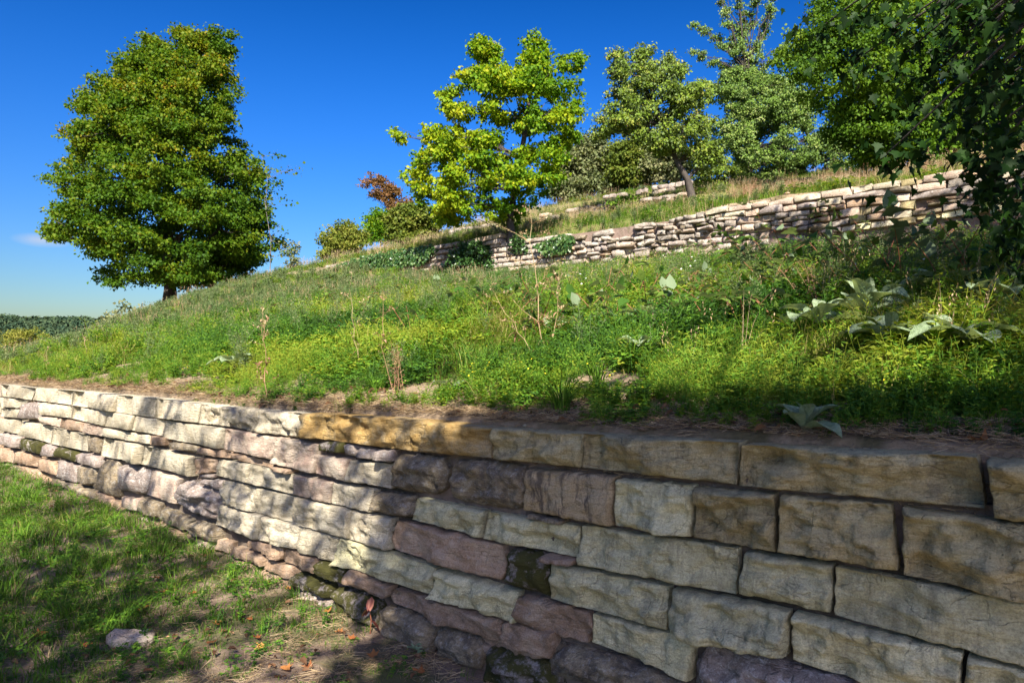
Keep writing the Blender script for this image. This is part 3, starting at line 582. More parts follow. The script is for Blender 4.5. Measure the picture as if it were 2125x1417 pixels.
def polar(K, r0, r1, fn, p=1.0, half=.76, a0=0.0):
    """points with density K/r^p inside the view's cone, a bit wider than the frame"""
    n_ = int(K*2*half*((r1**(2-p)-r0**(2-p))/(2-p)))
    u = rng.random(n_); r = (r0**(2-p)+u*(r1**(2-p)-r0**(2-p)))**(1/(2-p)); a = rng.uniform(-half, half, n_)+a0
    x = r*np.sin(a); y = r*np.cos(a); D, t = Dt(x, y); return x, y, D, t, r
def place(x, y, fn, sink=.01): return np.stack([x, y, fn(x, y)-sink], -1)

# meadow between and above the walls
c_gr = register('meadow_tuft', [(p_grass(34, .07, .20, .005, .09), M_grass), (p_grass(24, .12, .32, .006, .07, (.3, 1.1)), M_grass), (p_grass(40, .04, .12, .0045, .12), M_grass), (p_clover(40, .12, .021, .12), M_herb),
   (p_clover(30, .17, .032, .13), M_herb), (p_weed(4, .24, .065, .5, 10), M_herb), (p_weed(5, .18, .05, .65, 9), M_herb), (p_feather(5, .26, 26, .028), M_herb)])
x, y, D, t, r = polar(1050, 2.6, 16, hill, 1.0)
soil = fbm(x, y, 1.6, 5, 3)+.10*fbm(x, y, 5, 6, 2); strip = D1+.11+.55*np.maximum(0, fbm(t, t*0, 1.1, 31, 3)-.36)+.10*sm(-t, -3, 1)
keep = (D > strip) & (D < D2+.4) & (soil < .70-.12*sm(-(D), -4.2, -3))
keep &= ~((D > D2-.25) & (D < D2+.35))
x, y, D, t, r = (v[keep] for v in (x, y, D, t, r))
zn = fbm(x, y, .55, 41, 3); kn = fbm(x, y, .9, 47, 2)
p1_, p2_ = fbm(x, y, 1.1, 111, 2), fbm(x, y, 1.4, 121, 2)
idx = np.where(kn < .30, rng.integers(0, 3, len(x)), np.where(p1_ > .42, rng.integers(5, 7, len(x)), np.where(p2_ > .42, rng.integers(3, 5, len(x)), 7)))
idx = np.where(rng.random(len(x)) < .35, rng.integers(0, 8, len(x)), idx)
edge = sm(D, D1+.1, D1+1.7)
S = (.6+.5*rng.random(len(x)))*(.45+.55*edge)*(1+.02*r)*np.where(D > 13, .55, 1)*(.72+.75*fbm(x, y, 1.7, 131, 2))*1.15
scatter('meadow_grass', c_gr, place(x, y, hill), S, idx, (zn-.44)*2.0+rng.normal(0, .13, len(x))+.10, 'lush green meadow grass and clover covering the slope above the lower wall')
# taller herbs and grey-green mugwort higher on the slope
c_tall = register('tall_herb', [(p_feather(7, .42, 46, .03), M_grey), (p_feather(6, .55, 60, .03), M_grey), (p_weed(4, .4, .07, .4, 12), M_herb), (p_weed(3, .5, .06, .35, 16), M_herb), (p_straw(10, .5, .1), M_straw), (p_feather(6, .4, 50, .022), M_rust)])
x, y, D, t, r = polar(150, 4, 34, hill, .8)
den = sm(D, 5.0, 11)*.9+.55*sm(t, 6, 14)*sm(D, 3.6, 6)+.06
keep = (D > D1+.6) & (D < D2-.3) & (rng.random(len(x)) < den*(.35+1.1*fbm(x, y, .5, 61, 2)))
x, y, D, t, r = (v[keep] for v in (x, y, D, t, r))
u = rng.random(len(x)); fb = fbm(x, y, .3, 71, 2)
idx = np.where(u < .52, rng.integers(0, 2, len(x)), np.where(u < .80, rng.integers(2, 4, len(x)), np.where(u < .90+.1*fb, 4, 5)))
right = sm(-t, 2, 7)*sm(D, 6, 10); idx = np.where((rng.random(len(x)) < right) & (idx > 3), 2, idx); idx = np.where((rng.random(len(x)) < right*.7) & (idx < 2), 3, idx)
scatter('tall_meadow_herbs', c_tall, place(x, y, hill), (.55+.5*rng.random(len(x)))*(1+.006*r)*np.where(D > 11.8, .42, 1)*(1-.35*sm(t, 10, 18)), idx, rng.normal(0, .12, len(x)), 'tall grey-green mugwort and seeding herbs standing in the upper meadow')
# far parts of the slope: coarser tufts
c_far = register('slope_tuft', [(p_grass(40, .1, .28, .012, .22, (.2, .9), .25), M_grass), (p_grass(34, .12, .36, .011, .2, (.2, .9), .5), M_grass), (p_straw(26, .42, .25), M_straw), (p_feather(7, .34, 50, .05), M_grey), (p_clover(50, .2, .05, .25), M_herb)])
x, y, D, t, r = polar(330, 12, 95, hill, 1.0)
De = D-hcurve(t, D)
keep = ((D > D2+.14) | ((D > 3) & (r > 15))) & ~((D > D2-.3) & (D < D2+.12) & (t < 24)) & ~((np.abs(D-D3+.1) < .35) & (t < 26)) & ~((np.abs(D-D4+.1) < .4) & (t < 26)) & (De > -4)
x, y, D, t, r = (v[keep] for v in (x, y, D, t, r))
u = rng.random(len(x)); up = (D > D2).astype(float); lf = sm(t, 24, 34); fb = fbm(x, y, .25, 81, 3)
dry = up*(.22+.5*sm(fb, .4, .62))+(1-up)*.06+.3*lf
idx = np.where(u < dry*.45, 2, np.where(u < dry, 1, np.where(u < dry+.13+.25*(1-up), 3, np.where(u < dry+.3+.2*(1-up), 4, 0))))
scatter('slope_grass', c_far, place(x, y, hill), (.6+.5*rng.random(len(x)))*(.8+.011*r), idx, (fb-.44)*.7+rng.normal(0, .08, len(x))+.08*up, 'yellow-green grass with dry tips on the upper terraces and the far slope')
# withered stand right of the bushes above the middle wall
c_dry = register('withered_stalk', [(p_straw(16, .75, .15), M_straw), (p_feather(9, .85, 70, .035), M_rust), (p_feather(8, .7, 60, .03), M_straw)])
n_ = 2600; Dd = rng.uniform(15.8, 19.5, n_); td = rng.uniform(-8.5, 6.5, n_); x, y = XY(Dd, td); pk = fbm(x, y, .5, 91, 2)
keep = rng.random(n_) < np.clip(.25+.9*sm(-td, -1.0, 3.0)*sm(Dd, 16.0, 17.2), 0, 1)*np.where(pk > .34, 1, .4); x, y, Dd, td = x[keep], y[keep], Dd[keep], td[keep]
scatter('withered_weeds', c_dry, place(x, y, hill), (.6+.6*rng.random(len(x)))*(.6+.5*sm(-td, -2, 2)), rng.choice([0, 1, 1, 2], len(x)), rng.normal(0, .15, len(x)), 'withered pinkish-brown weeds and straw above the right end of the middle wall')
# little flowers
c_fl = register('small_flower', [(p_dots(5, .12, .14, .008), M_yel), (p_dots(4, .15, .3, .010), M_whi)])
x, y, D, t, r = polar(30, 3.2, 14, hill, 1.0); keep = (D > D1+.6) & (D < D2-.5); x, y, D, t, r = (v[keep] for v in (x, y, D, t, r))
wh = rng.random(len(x)) < sm(D, 5, 10)*.7; kk = ~wh | (rng.random(len(x)) < .25); x, y, r, wh = x[kk], y[kk], r[kk], wh[kk]
scatter('meadow_flowers', c_fl, place(x, y, hill), np.where(wh, 1.1, .9)*(1+.04*r), wh.astype(int), np.zeros(len(x)), 'tiny yellow and white flowers scattered through the meadow')
# dry litter on the bare strip behind the near wall
c_li = register('dry_litter', [(p_litter(26, .09, .11), M_straw), (p_litter(20, .09, .16), M_straw), (p_litter(22, .07, .07), bark_mat('twig_bark', (.05, .035, .025), (.13, .09, .065), 40))])
n_ = 3600; Dd = D1+.10+np.abs(rng.normal(0, .17, n_)); td = rng.uniform(-1.6, 13, n_); x, y = XY(Dd, td)
scatter('dry_litter', c_li, place(x, y, hill, -.004), .6+.6*rng.random(n_), rng.choice([0, 0, 1, 2, 2], n_), rng.normal(-.1, .2, n_), 'dead grass and twigs littering the bare soil strip behind the near wall', tilt=.05)
# lower ground
c_lo = register('lawn_tuft', [(p_grass(34, .04, .11, .0045, .09, (.3, 1.2)), M_grass), (p_grass(22, .07, .2, .005, .08, (.5, 1.3)), M_grass), (p_grass(34, .03, .08, .004, .1), M_grass), (p_clover(40, .07, .016, .11), M_herb), (p_weed(3, .12, .04, .5, 8), M_herb), (p_litter(22, .09, .12), M_straw), (p_straw(12, .1, .1, False), M_straw), (p_clover(30, .04, .012, .11), M_herb)])
x, y, D, t, r = polar(950, 1.6, 15, low, 1.0, .62, -.42)
D_, t_ = D, t; keep = (D < D1-.03) & (D > -2)
cx = np.exp(-(((x+.85)/1.45)**2+((y-3.0)/1.25)**2))*1.0+np.exp(-((D-2.6)/.45)**2)*.35*sm(-t, -7, -2)
gd = fbm(x, y, 1.3, 101, 3); keep &= rng.random(len(x)) < np.clip(1.15-cx-1.0*sm(gd, .5, .62)*.5, .12, 1)
x, y, D, t, r, cx, gd = (v[keep] for v in (x, y, D, t, r, cx, gd))
u = rng.random(len(x)); lush = np.clip(1-1.3*cx, 0, 1)
idx = np.where(u < .22*lush, 1, np.where(u < .40*lush+.05, 0, np.where(u < .62, 2, np.where(u < .72, 3, np.where(u < .79, 4, np.where(u < .93+.0*cx, 5, np.where(u < .94, 6, 7)))))))
scatter('lawn_grass', c_lo, place(x, y, low), (.6+.6*rng.random(len(x)))*(.75+.35*lush), idx, (gd-.44)*.7+rng.normal(0, .08, len(x))-.02, 'patchy grass, clover and straw on the lower ground in front of the wall')

# brown leaf litter too small and scattered to count
def p_dead(n_, rad):
    m = MB()
    for _ in range(n_):
        a = U_(0, 6.28); r = rad*math.sqrt(R_.random()); an = U_(0, 6.28); l = U_(.02, .05); m.leaf((r*math.cos(a), r*math.sin(a), U_(.004, .03)), (math.cos(an), math.sin(an), U_(-.2, .4)), (U_(-.5, .5), U_(-.5, .5), 1), l, l*.6, R_.random(), .35, .2)
    return m
M_dead = leaf_mat('dead_leaf', [(0, (.07, .035, .02)), (.5, (.19, .10, .05)), (1, (.36, .22, .12))], .2, rough=.8)
c_de = register('dead_leaves', [(p_dead(3, .1), M_dead), (p_dead(2, .12), M_dead)])
x, y, D, t, r = polar(70, 1.8, 12, low, 1.0, .62, -.42); k = (D < D1-.03) & (D > 0); x, y = x[k], y[k]
n_ = 240; Dd = D1+.10+np.abs(rng.normal(0, .25, n_)); td = rng.uniform(-1.6, 12, n_); x2, y2 = XY(Dd, td)
P_ = np.concatenate([place(x, y, low, -.01), place(x2, y2, hill, -.012)])
scatter('leaf_litter', c_de, P_, rng.uniform(.6, 1.3, len(P_)), rng.integers(0, 2, len(P_)), rng.normal(0, .1, len(P_)), 'small curled brown dead leaves strewn in the lower grass and on the soil strip')

x, y, D, t, r = polar(330, 1.7, 9, low, 1.0, .5, -.30); cx = np.exp(-(((x+.85)/1.4)**2+((y-3.0)/1.2)**2))+.5*np.exp(-((D-2.6)/.3)**2); k = (D < D1-.05) & (rng.random(len(x)) < cx); x, y = x[k], y[k]
scatter('straw_litter', c_li, place(x, y, low, -.004), .7+.6*rng.random(len(x)), rng.choice([0, 0, 1, 1, 2], len(x)), rng.normal(0, .2, len(x)), 'dry straw and twigs over the worn patch at the foot of the near wall', tilt=.05)
# ------------------------------------------------------------------ trees
def tube(m, pts, rad, k=6, t=.5):
    pts = [Vector(p) for p in pts]; rings = []; V = []
    o_ = None
    for i, p in enumerate(pts):
        d = (pts[min(i+1, len(pts)-1)]-pts[max(i-1, 0)]).normalized()
        if o_ is None: o_ = d.orthogonal().normalized()
        o_ = (o_-d*o_.dot(d)).normalized(); q = d.cross(o_)
        V += [tuple(p+(o_*math.cos(6.283*j/k)+q*math.sin(6.283*j/k))*rad[i]*(1+.12*math.sin(j*2.3+i*1.7))) for j in range(k)]
    Fs = [(i*k+j, i*k+(j+1) % k, (i+1)*k+(j+1) % k, (i+1)*k+j) for i in range(len(pts)-1) for j in range(k)]
    Fs.append(tuple(range((len(pts)-1)*k, len(pts)*k))); m.add(V, Fs, t)
def wiggle(a, b, n_, amp, sag=0):
    a = Vector(a); b = Vector(b); L_ = (b-a).length; out = []
    for i in range(n_+1):
        u = i/n_; p = a.lerp(b, u)+rdir()*amp*L_*math.sin(u*3.14)*.5; p.z += sag*L_*math.sin(u*3.1416); out.append(p)
    out[0] = a; out[-1] = b; return out
DIAM = (np.array([[0, 0, 0], [.5, .42, .10], [0, 1, -.06], [-.5, .42, .10]]), np.array([[0, 1, 2], [0, 2, 3]]))
def lobed(n5=5):
    pts = [(0, 0), (.16, .08), (.42, .02), (.33, .2), (.62, .42), (.36, .46), (.22, .56), (.14, .8), (0, 1.0), (-.14, .8), (-.22, .56), (-.36, .46), (-.62, .42), (-.33, .2), (-.42, .02), (-.16, .08), (0, .36)]
    V = np.array([(x, y, .10*abs(x)-.12*y*y) for x, y in pts]); n_ = 16
    return V, np.array([[16, i, (i+1) % n_] for i in range(n_)])
MAPLE = lobed()
def leaves_mesh(name, C, A, Nn, S, T, tpl, mat, parent=None):
    """C centres, A leaf axes, Nn normals (Nx3 each), S lengths"""
    V0, F0 = tpl; n_ = len(C); A = A/np.linalg.norm(A, axis=1, keepdims=True)
    X = np.cross(A, Nn); X /= np.maximum(1e-6, np.linalg.norm(X, axis=1, keepdims=True)); Z = np.cross(X, A)
    wv = S*rng.uniform(.62, .95, n_)
    V = C[:, None, :]+X[:, None, :]*(V0[None, :, 0:1]*wv[:, None, None])+A[:, None, :]*(V0[None, :, 1:2]*S[:, None, None])+Z[:, None, :]*(V0[None, :, 2:3]*S[:, None, None])
    k = len(V0); Fc = (F0[None]+(np.arange(n_)*k)[:, None, None]).reshape(-1, F0.shape[1])
    return mesh_obj(name, V.reshape(-1, 3), Fc, mat, parent, tint=np.repeat(T, len(F0)))
def unit(n_):
    v = rng.normal(size=(n_, 3)); return v/np.linalg.norm(v, axis=1, keepdims=True)
def clump_leaves(clumps, per_m2, ls, flat=.75, droop=.5, sub=.30, tfun=None, fill=.25):
    C, A, Nn, T = [], [], [], []
    for (c, r) in clumps:
        ns = max(3, int(5*(r/sub)**1.6*.55)); base = rng.uniform(-.16, .16)
        d = unit(ns); d[:, 2] = d[:, 2]*.8+.12; rad = r*np.where(rng.random(ns) < fill, rng.uniform(.2, .7, ns), rng.uniform(.7, 1.0, ns))
        sc = np.array(c)+d*rad[:, None]*np.array([1, 1, flat])
        nl = max(4, int(per_m2*sub*sub*4)); k = rng.poisson(nl, ns)
        cc = np.repeat(sc, k, 0); dd = np.repeat(d, k, 0); g = rng.normal(size=cc.shape)*sub*np.array([.52, .52, .30])
        P = cc+g; nrm = unit(len(P))*.95+dd*.4+np.array([0, -.12, .5]); ax = dd*.6+unit(len(P))*.8; ax[:, 2] -= droop
        C.append(P); A.append(ax); Nn.append(nrm); T.append(.5+base+np.repeat(rng.uniform(-.13, .13, ns), k)+rng.normal(0, .12, len(P)))
    C = np.concatenate(C); A = np.concatenate(A); Nn = np.concatenate(Nn); T = np.concatenate(T)
    if tfun is not None: T = T+tfun(C)
    return C, A, Nn, np.clip(T, 0, 1)
def in_poly(px, py, poly):
    c = np.zeros(len(px), bool); j = len(poly)-1
    for i in range(len(poly)):
        xi, yi = poly[i]; xj, yj = poly[j]
        if yi != yj: c ^= ((yi > py) != (yj > py)) & (px < (xj-xi)*(py-yi)/(yj-yi)+xi)
        j = i
    return c
def body_clumps(poly, Y, n_, r, depth=.8, shell=.6, mgn=.75):
    """clump centres filling a body whose front view is the outline and whose depth equals its width"""
    p = np.array(poly, float); out = []; y0, y1 = p[:, 1].min(), p[:, 1].max(); tries = 0
    rp = r/Y*F
    while len(out) < n_ and tries < n_*120:
        tries += 1; py = rng.uniform(y0+rp*.35, y1-rp*.5); xs = []
        j = len(poly)-1
        for i in range(len(poly)):
            xi, yi = poly[i]; xj, yj = poly[j]
            if (yi > py) != (yj > py): xs.append((xj-xi)*(py-yi)/(yj-yi)+xi)
            j = i
        if len(xs) < 2: continue
        xs.sort(); k = rng.integers(0, len(xs)//2); a, b = xs[2*k], xs[2*k+1]
        mg = min(rp*mgn, (b-a)*.49); px = rng.uniform(a+mg, b-mg)
        full = (xs[-1]-xs[0])/2; hw = (b-a)/2/F*Y; q = 2*(px-(a+b)/2)/(b-a+1e-6); dm = depth*min(hw, full/F*Y)*math.sqrt(max(0, 1-q*q))
        s_ = rng.uniform(-1, 1); s_ = np.sign(s_)*abs(s_)**shell; c = at(px, py, Y+s_*max(0, dm-r*.5))
        if all((Vector(c)-Vector(o_[0])).length > r*.62 for o_ in out[-60:]): out.append((tuple(c), r*rng.uniform(.62, 1.2)))
    return out
def make_tree(name, base, trunk_pts, trunk_r, clumps, leafmat, barkmat, per_m2, ls, label, cat, group=None, sub=.3, flat=.75, droop=.5, tfun=None, tpl=DIAM, branch_r=.05, every=1, fill=.25, cut=None, lines=()):
    root = empty(name, base); B = Vector(base); m = MB()
    pts = [Vector(p)-B for p in trunk_pts]; n_ = len(pts)
    tube(m, pts, [trunk_r*(1-.72*i/(n_-1)) for i in range(n_)], 9)
    m.V = [(x*(1+.35*math.exp(-max(0, z)/.25)), y*(1+.35*math.exp(-max(0, z)/.25)), z) for x, y, z in m.V] if trunk_r > .08 else m.V
    m.build('trunk', barkmat, root, smooth=True)
    b = MB()
    for (c, r) in clumps[::every]:
        c = Vector(c)-B; best = min(range(1, n_), key=lambda i: (pts[i]-c).length+max(0, pts[i].z-c.z+.1)*1.6)
        j = pts[best]; Ld = (c-j).length
        w_ = wiggle(j, c, 5, .16, .06); r0 = min(trunk_r*.5, branch_r*(.4+.3*Ld)); tube(b, w_, [r0*(1-.75*i/5) for i in range(6)], 5)
        for _ in range(3):
            e = c+rdir(-.3, 1)*r*.9; tube(b, wiggle(w_[4], e, 3, .2), [r0*.3, r0*.22, r0*.15, .003], 3)
    for ln in lines:
        q_ = [Vector(p)-B for p in ln]; w_ = wiggle(q_[0], q_[1], 6, .05); tube(b, w_, [.014*(1-.8*i/6) for i in range(7)], 5)
    if b.n: b.build('branches', barkmat, root, smooth=True)
    C, A, Nn, T = clump_leaves(clumps, per_m2, ls, flat, droop, sub, tfun, fill)
    if cut is not None:
        k = cut(C); C, A, Nn, T = C[k], A[k], Nn[k], T[k]
    S = ls*rng.uniform(.65, 1.25, len(C)); o = leaves_mesh('crown', C-np.array(B), A, Nn, S, T, tpl, leafmat, root); o['kind'] = 'stuff'
    return tag(root, label, cat, group), len(C)
M_bark = bark_mat('dark_bark', (.018, .014, .011), (.06, .048, .038)); M_bark2 = bark_mat('grey_bark', (.05, .045, .04), (.15, .13, .11))
M_mapA = leaf_mat('autumn_maple_leaf', [(0, (.02, .06, .006)), (.4, (.058, .118, .006)), (.7, (.115, .155, .007)), (.88, (.20, .17, .010)), (1, (.27, .13, .012))], .4)
M_yg = leaf_mat('yellow_green_leaf', [(0, (.045, .12, .007)), (.35, (.10, .20, .008)), (.65, (.24, .31, .010)), (1, (.42, .37, .02))], .46)
M_ap = leaf_mat('fruit_tree_leaf', [(0, (.05, .09, .016)), (.5, (.13, .20, .02)), (.8, (.23, .26, .045)), (1, (.32, .25, .07))], .3, back=(.13, .18, .06))
M_pale = leaf_mat('pale_backed_leaf', [(0, (.05, .10, .02)), (.5, (.12, .20, .03)), (.8, (.21, .26, .07)), (1, (.30, .31, .15))], .3, back=(.12, .19, .06))
M_gr2 = leaf_mat('bright_thicket_leaf', [(0, (.022, .06, .008)), (.5, (.07, .14, .010)), (1, (.17, .24, .016))], .4)
M_bush = leaf_mat('bush_leaf', [(0, (.025, .045, .010)), (.5, (.09, .125, .015)), (1, (.20, .19, .035))], .3)
M_grb = leaf_mat('grey_bush_leaf', [(0, (.035, .05, .022)), (.5, (.12, .145, .055)), (1, (.23, .21, .11))], .3)
M_red = leaf_mat('red_autumn_leaf', [(0, (.08, .05, .02)), (.35, (.12, .07, .025)), (.7, (.20, .095, .035)), (1, (.15, .15, .03))], .35)
M_ivy = leaf_mat('ivy_leaf', [(0, (.012, .035, .010)), (.6, (.035, .085, .018)), (1, (.09, .14, .04))], .15, rough=.35, spec=.4)
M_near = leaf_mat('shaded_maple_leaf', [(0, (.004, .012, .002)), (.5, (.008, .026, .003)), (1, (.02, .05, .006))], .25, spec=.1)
# big maple on the left
Yt = 33.5
P_left = [(345, 100), (372, 70), (400, 66), (430, 80), (462, 76), (487, 90), (484, 140), (492, 165), (488, 215), (506, 238), (497, 262), (510, 300), (530, 335), (552, 370), (562, 420), (560, 470), (568, 510), (556, 560), (500, 580), (440, 592), (400, 590), (345, 600), (310, 585), (270, 590), (205, 603), (215, 570), (160, 550), (165, 520), (120, 500), (82, 470), (92, 440), (118, 410), (112, 385), (96, 360), (92, 330), (130, 315), (128, 275), (125, 250), (165, 240), (155, 190), (205, 185), (215, 150), (250, 135), (290, 115), (315, 88)]
b0 = at(352, 634, Yt); b0.z = float(hill(b0.x, b0.y))-.1
trk = [b0, at(352, 600, Yt), at(349, 520, Yt), at(345, 420, Yt), at(352, 300, Yt), at(372, 190, Yt), at(385, 110, Yt)]
cl = body_clumps(P_left, Yt, 400, .72, .85, .5, .5)
ycol = lambda C: .13*sm(C[:, 2], 6, 15)+.04*sm(-C[:, 0], 17, 23)-.11
t1, nL = make_tree('maple_tree', b0, trk, .33, cl, M_mapA, M_bark, 125, .145, 'large dense maple with orange-tinged leaves standing alone on the left of the slope', 'tree', sub=.36, flat=.8, droop=.45, tfun=ycol, branch_r=.05, every=4)
b1 = at(438, 600, 35.5); b1.z = float(hill(b1.x, b1.y))-.1
cl2 = body_clumps([(420, 450), (520, 430), (565, 480), (560, 560), (500, 585), (400, 590)], 35.5, 26, .8)
make_tree('maple_tree', b1, [b1, at(440, 560, 35.5), at(446, 500, 35.5), at(452, 460, 35.5)], .2, cl2, M_gr2, M_bark, 70, .18, 'smaller dark-stemmed tree tucked behind the right side of the large left maple', 'tree', sub=.42, flat=.6, every=2)
# thin twiggy sapling right of it
b2 = at(560, 556, 31); b2.z = float(hill(b2.x, b2.y))-.1
tw = [((at(x, y, 31)), .26) for x, y in [(545, 330), (575, 322), (600, 352), (622, 352), (565, 350), (550, 385), (575, 410), (592, 425), (560, 440), (580, 470), (570, 500), (585, 480), (595, 520), (560, 530)]]
make_tree('sapling', b2, [b2, at(562, 500, 31), at(551, 430, 31), at(555, 370, 31), at(543, 325, 31)], .018, [(tuple(c), r) for c, r in tw], M_mapA, M_bark2, 16, .15, 'thin twiggy sapling with sparse leaves reaching out right of the large maple', 'sapling', sub=.3, branch_r=.02)
# yellow-green tree in the middle
P_mid = [(999, 75), (1036, 93), (1049, 108), (1047, 133), (1062, 150), (1069, 122), (1091, 115), (1087, 82), (1117, 78), (1128, 97), (1144, 110), (1135, 130), (1153, 141), (1183, 126), (1212, 137), (1208, 166), (1205, 207), (1212, 258), (1205, 284), (1183, 300), (1186, 335), (1175, 379), (1157, 401), (1120, 405), (1109, 430), (1080, 462), (1054, 470), (1015, 465), (996, 445), (970, 468), (941, 460), (911, 456), (863, 442), (841, 412), (830, 376), (845, 343), (871, 317), (856, 299), (830, 290), (812, 288), (812, 273), (845, 277), (863, 251), (882, 225), (911, 218), (915, 196), (926, 185), (948, 192), (960, 215), (985, 230), (975, 190), (945, 170), (948, 144), (977, 150), (988, 133), (955, 112), (985, 97)]
gb = ground_at(1062, 532) or Vector((0, 17.6, 3.6)); Ym = gb.y
cl = body_clumps(P_mid, Ym, 205, .31, .75, .55)
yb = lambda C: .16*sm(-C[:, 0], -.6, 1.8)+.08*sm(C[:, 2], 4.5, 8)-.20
trk = [gb-Vector((0, 0, .1)), at(1060, 490, Ym), at(1058, 450, Ym), at(1068, 400, Ym), at(1080, 330, Ym), at(1092, 260, Ym), at(1102, 180, Ym), at(1100, 110, Ym)]
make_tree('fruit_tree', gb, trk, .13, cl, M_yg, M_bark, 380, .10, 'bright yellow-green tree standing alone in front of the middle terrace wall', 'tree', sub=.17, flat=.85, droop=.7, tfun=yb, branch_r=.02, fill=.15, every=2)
# leaning fruit tree
P_t3 = [(1330, 100), (1352, 115), (1358, 140), (1382, 121), (1409, 130), (1428, 146), (1461, 170), (1490, 188), (1492, 231), (1483, 273), (1500, 303), (1492, 346), (1443, 355), (1425, 303), (1394, 306), (1370, 310), (1330, 294), (1300, 285), (1273, 273), (1227, 276), (1224, 249), (1248, 225), (1258, 206), (1248, 188), (1264, 170), (1261, 140), (1288, 115), (1312, 127)]
g3 = ground_at(1438, 412); Y3 = g3.y
trk = [g3-Vector((0, 0, .1)), at(1427, 372, Y3), at(1405, 337, Y3), at(1390, 303, Y3), at(1378, 258, Y3), at(1360, 215, Y3), at(1345, 160, Y3)]
cl = body_clumps(P_t3, Y3, 140, .36, .7, .6)
make_tree('fruit_tree', g3, trk, .12, cl, M_ap, M_bark, 300, .095, 'gnarled fruit tree with bent dark trunk leaning left above the middle wall', 'tree', sub=.2, flat=.9, droop=.7, branch_r=.03, fill=.3)
# pear-like tree with upright sprays and pale leaf backs
g4 = ground_at(1570, 380); Y4 = g4.y+1.0
P_t4 = [(1470, 190), (1500, 150), (1560, 160), (1620, 165), (1680, 185), (1705, 215), (1700, 260), (1745, 270), (1770, 300), (1745, 335), (1690, 330), (1650, 375), (1600, 395), (1545, 380), (1515, 350), (1490, 320), (1475, 260)]
SPR = [(1548, 175, 1488, -30, 15), (1550, 170, 1530, -40, 14), (1552, 175, 1605, -5, 14), (1530, 110, 1437, 48, 8), (1556, 165, 1640, 92, 9), (1535, 150, 1430, 104, 8), (1545, 80, 1578, -25, 7), (1510, 190, 1445, 178, 6), (1600, 190, 1668, 160, 6)]
cl = body_clumps(P_t4, Y4, 210, .42, .7, .6); sprays = []
for (xa, ya, xb, yb_, n_) in SPR:
    for k in range(n_):
        u = (k+.5)/n_; sprays.append((tuple(at(xa+(xb-xa)*u+U_(-5, 5), ya+(yb_-ya)*u+U_(-5, 5), Y4+U_(-.5, .5))), .125*(1.2-.4*u)))
trk = [Vector((at(1555, 380, Y4).x, Y4, float(hill(at(1555, 380, Y4).x, Y4)))), at(1552, 330, Y4), at(1550, 260, Y4), at(1548, 190, Y4), at(1550, 150, Y4)]
make_tree('fruit_tree', trk[0], trk, .12, cl+sprays, M_pale, M_bark, 330, .095, 'tall fruit tree with upright thin sprays and pale leaves behind the leaning one', 'tree', lines=[(at(a_, b_, Y4), at(c_, d_, Y4)) for a_, b_, c_, d_, e_ in SPR], sub=.2, flat=.9, droop=.8, branch_r=.022, fill=.25)
# bright thicket tree on the right behind
g5 = ground_at(1800, 335) or Vector((9.6, 18.5, 6)); Y5 = g5.y+2.2
P_t5 = [(1590, 120), (1650, 60), (1640, 30), (1680, 0), (1720, -60), (1900, -110), (2170, -110), (2170, 320), (2000, 330), (1900, 335), (1830, 350), (1765, 350), (1735, 300), (1705, 260), (1690, 200), (1640, 190), (1600, 160)]
cl = body_clumps(P_t5, Y5, 330, .50, .6, .6); bx = at(1850, 330, Y5); bz = float(hill(bx.x, bx.y))
trk = [Vector((bx.x, bx.y, bz-.1)), at(1845, 250, Y5), at(1835, 150, Y5), at(1840, 50, Y5), at(1850, -60, Y5)]
make_tree('ash_tree', trk[0], trk, .2, cl, M_gr2, M_bark, 270, .10, 'tall bright green broadleaf tree rising behind the withered weeds on the right', 'tree', sub=.32, flat=.7, droop=.6, branch_r=.03, every=2)
g6 = ground_at(1250, 395) or Vector((3, 35, 10))
# bushes
def bush(poly, px, py, n_, r, mat, lab, sub=.2, per=85, ls=.1, dY=0, Yfix=None, name='bush', cat='bush', group='bushes on the terraces', **kw):
    g = ground_at(px, py); Yb = (g.y if g is not None else Yfix or 33)+dY
    if Yfix: Yb = Yfix
    x_ = at(px, py, Yb); b_ = Vector((x_.x, Yb, float(hill(x_.x, Yb))-.05)); c_ = body_clumps(poly, Yb, int(n_*1.6), r*1.1, .7, .7)
    top = min(p[1] for p in poly); tr = [b_, at(px, (py+top)/2+10, Yb), at(px+5, top+25, Yb)]
    make_tree(name, b_, tr, .05, c_, mat, M_bark, per*2.0, ls*1.15, lab, cat, group, sub=sub, branch_r=.02, every=3, **kw)
bush([(650, 540), (655, 500), (672, 480), (700, 462), (735, 470), (765, 480), (768, 505), (740, 525), (700, 542)], 705, 533, 34, .36, M_bush, 'low round bush with reddish left side, leftmost on the crest below the sky', sub=.25, per=70, tfun=lambda C: .2*sm(-C[:, 0], 6.5, 8))
bush([(740, 500), (745, 470), (760, 445), (790, 435), (830, 440), (845, 470), (830, 500), (780, 505)], 790, 500, 34, .36, M_yg, 'yellowish-green bush between the low round bush and the red-leaved shrub', sub=.25, per=60, dY=2, tfun=lambda C: C[:, 0]*0-.25)
bush([(755, 385), (775, 362), (800, 365), (815, 385), (830, 395), (860, 410), (850, 440), (800, 450), (775, 430), (790, 415), (757, 412), (765, 400), (790, 395), (785, 380)], 800, 495, 26, .3, M_red, 'red and orange autumn shrub poking up left of the yellow-green tree', sub=.2, per=75, dY=3.0, name='autumn_shrub')
bush([(795, 510), (800, 450), (830, 425), (880, 430), (915, 455), (912, 490), (890, 512), (840, 520)], 860, 512, 52, .34, M_bush, 'dense dark green bush just left of the yellow-green tree', sub=.22, per=90)
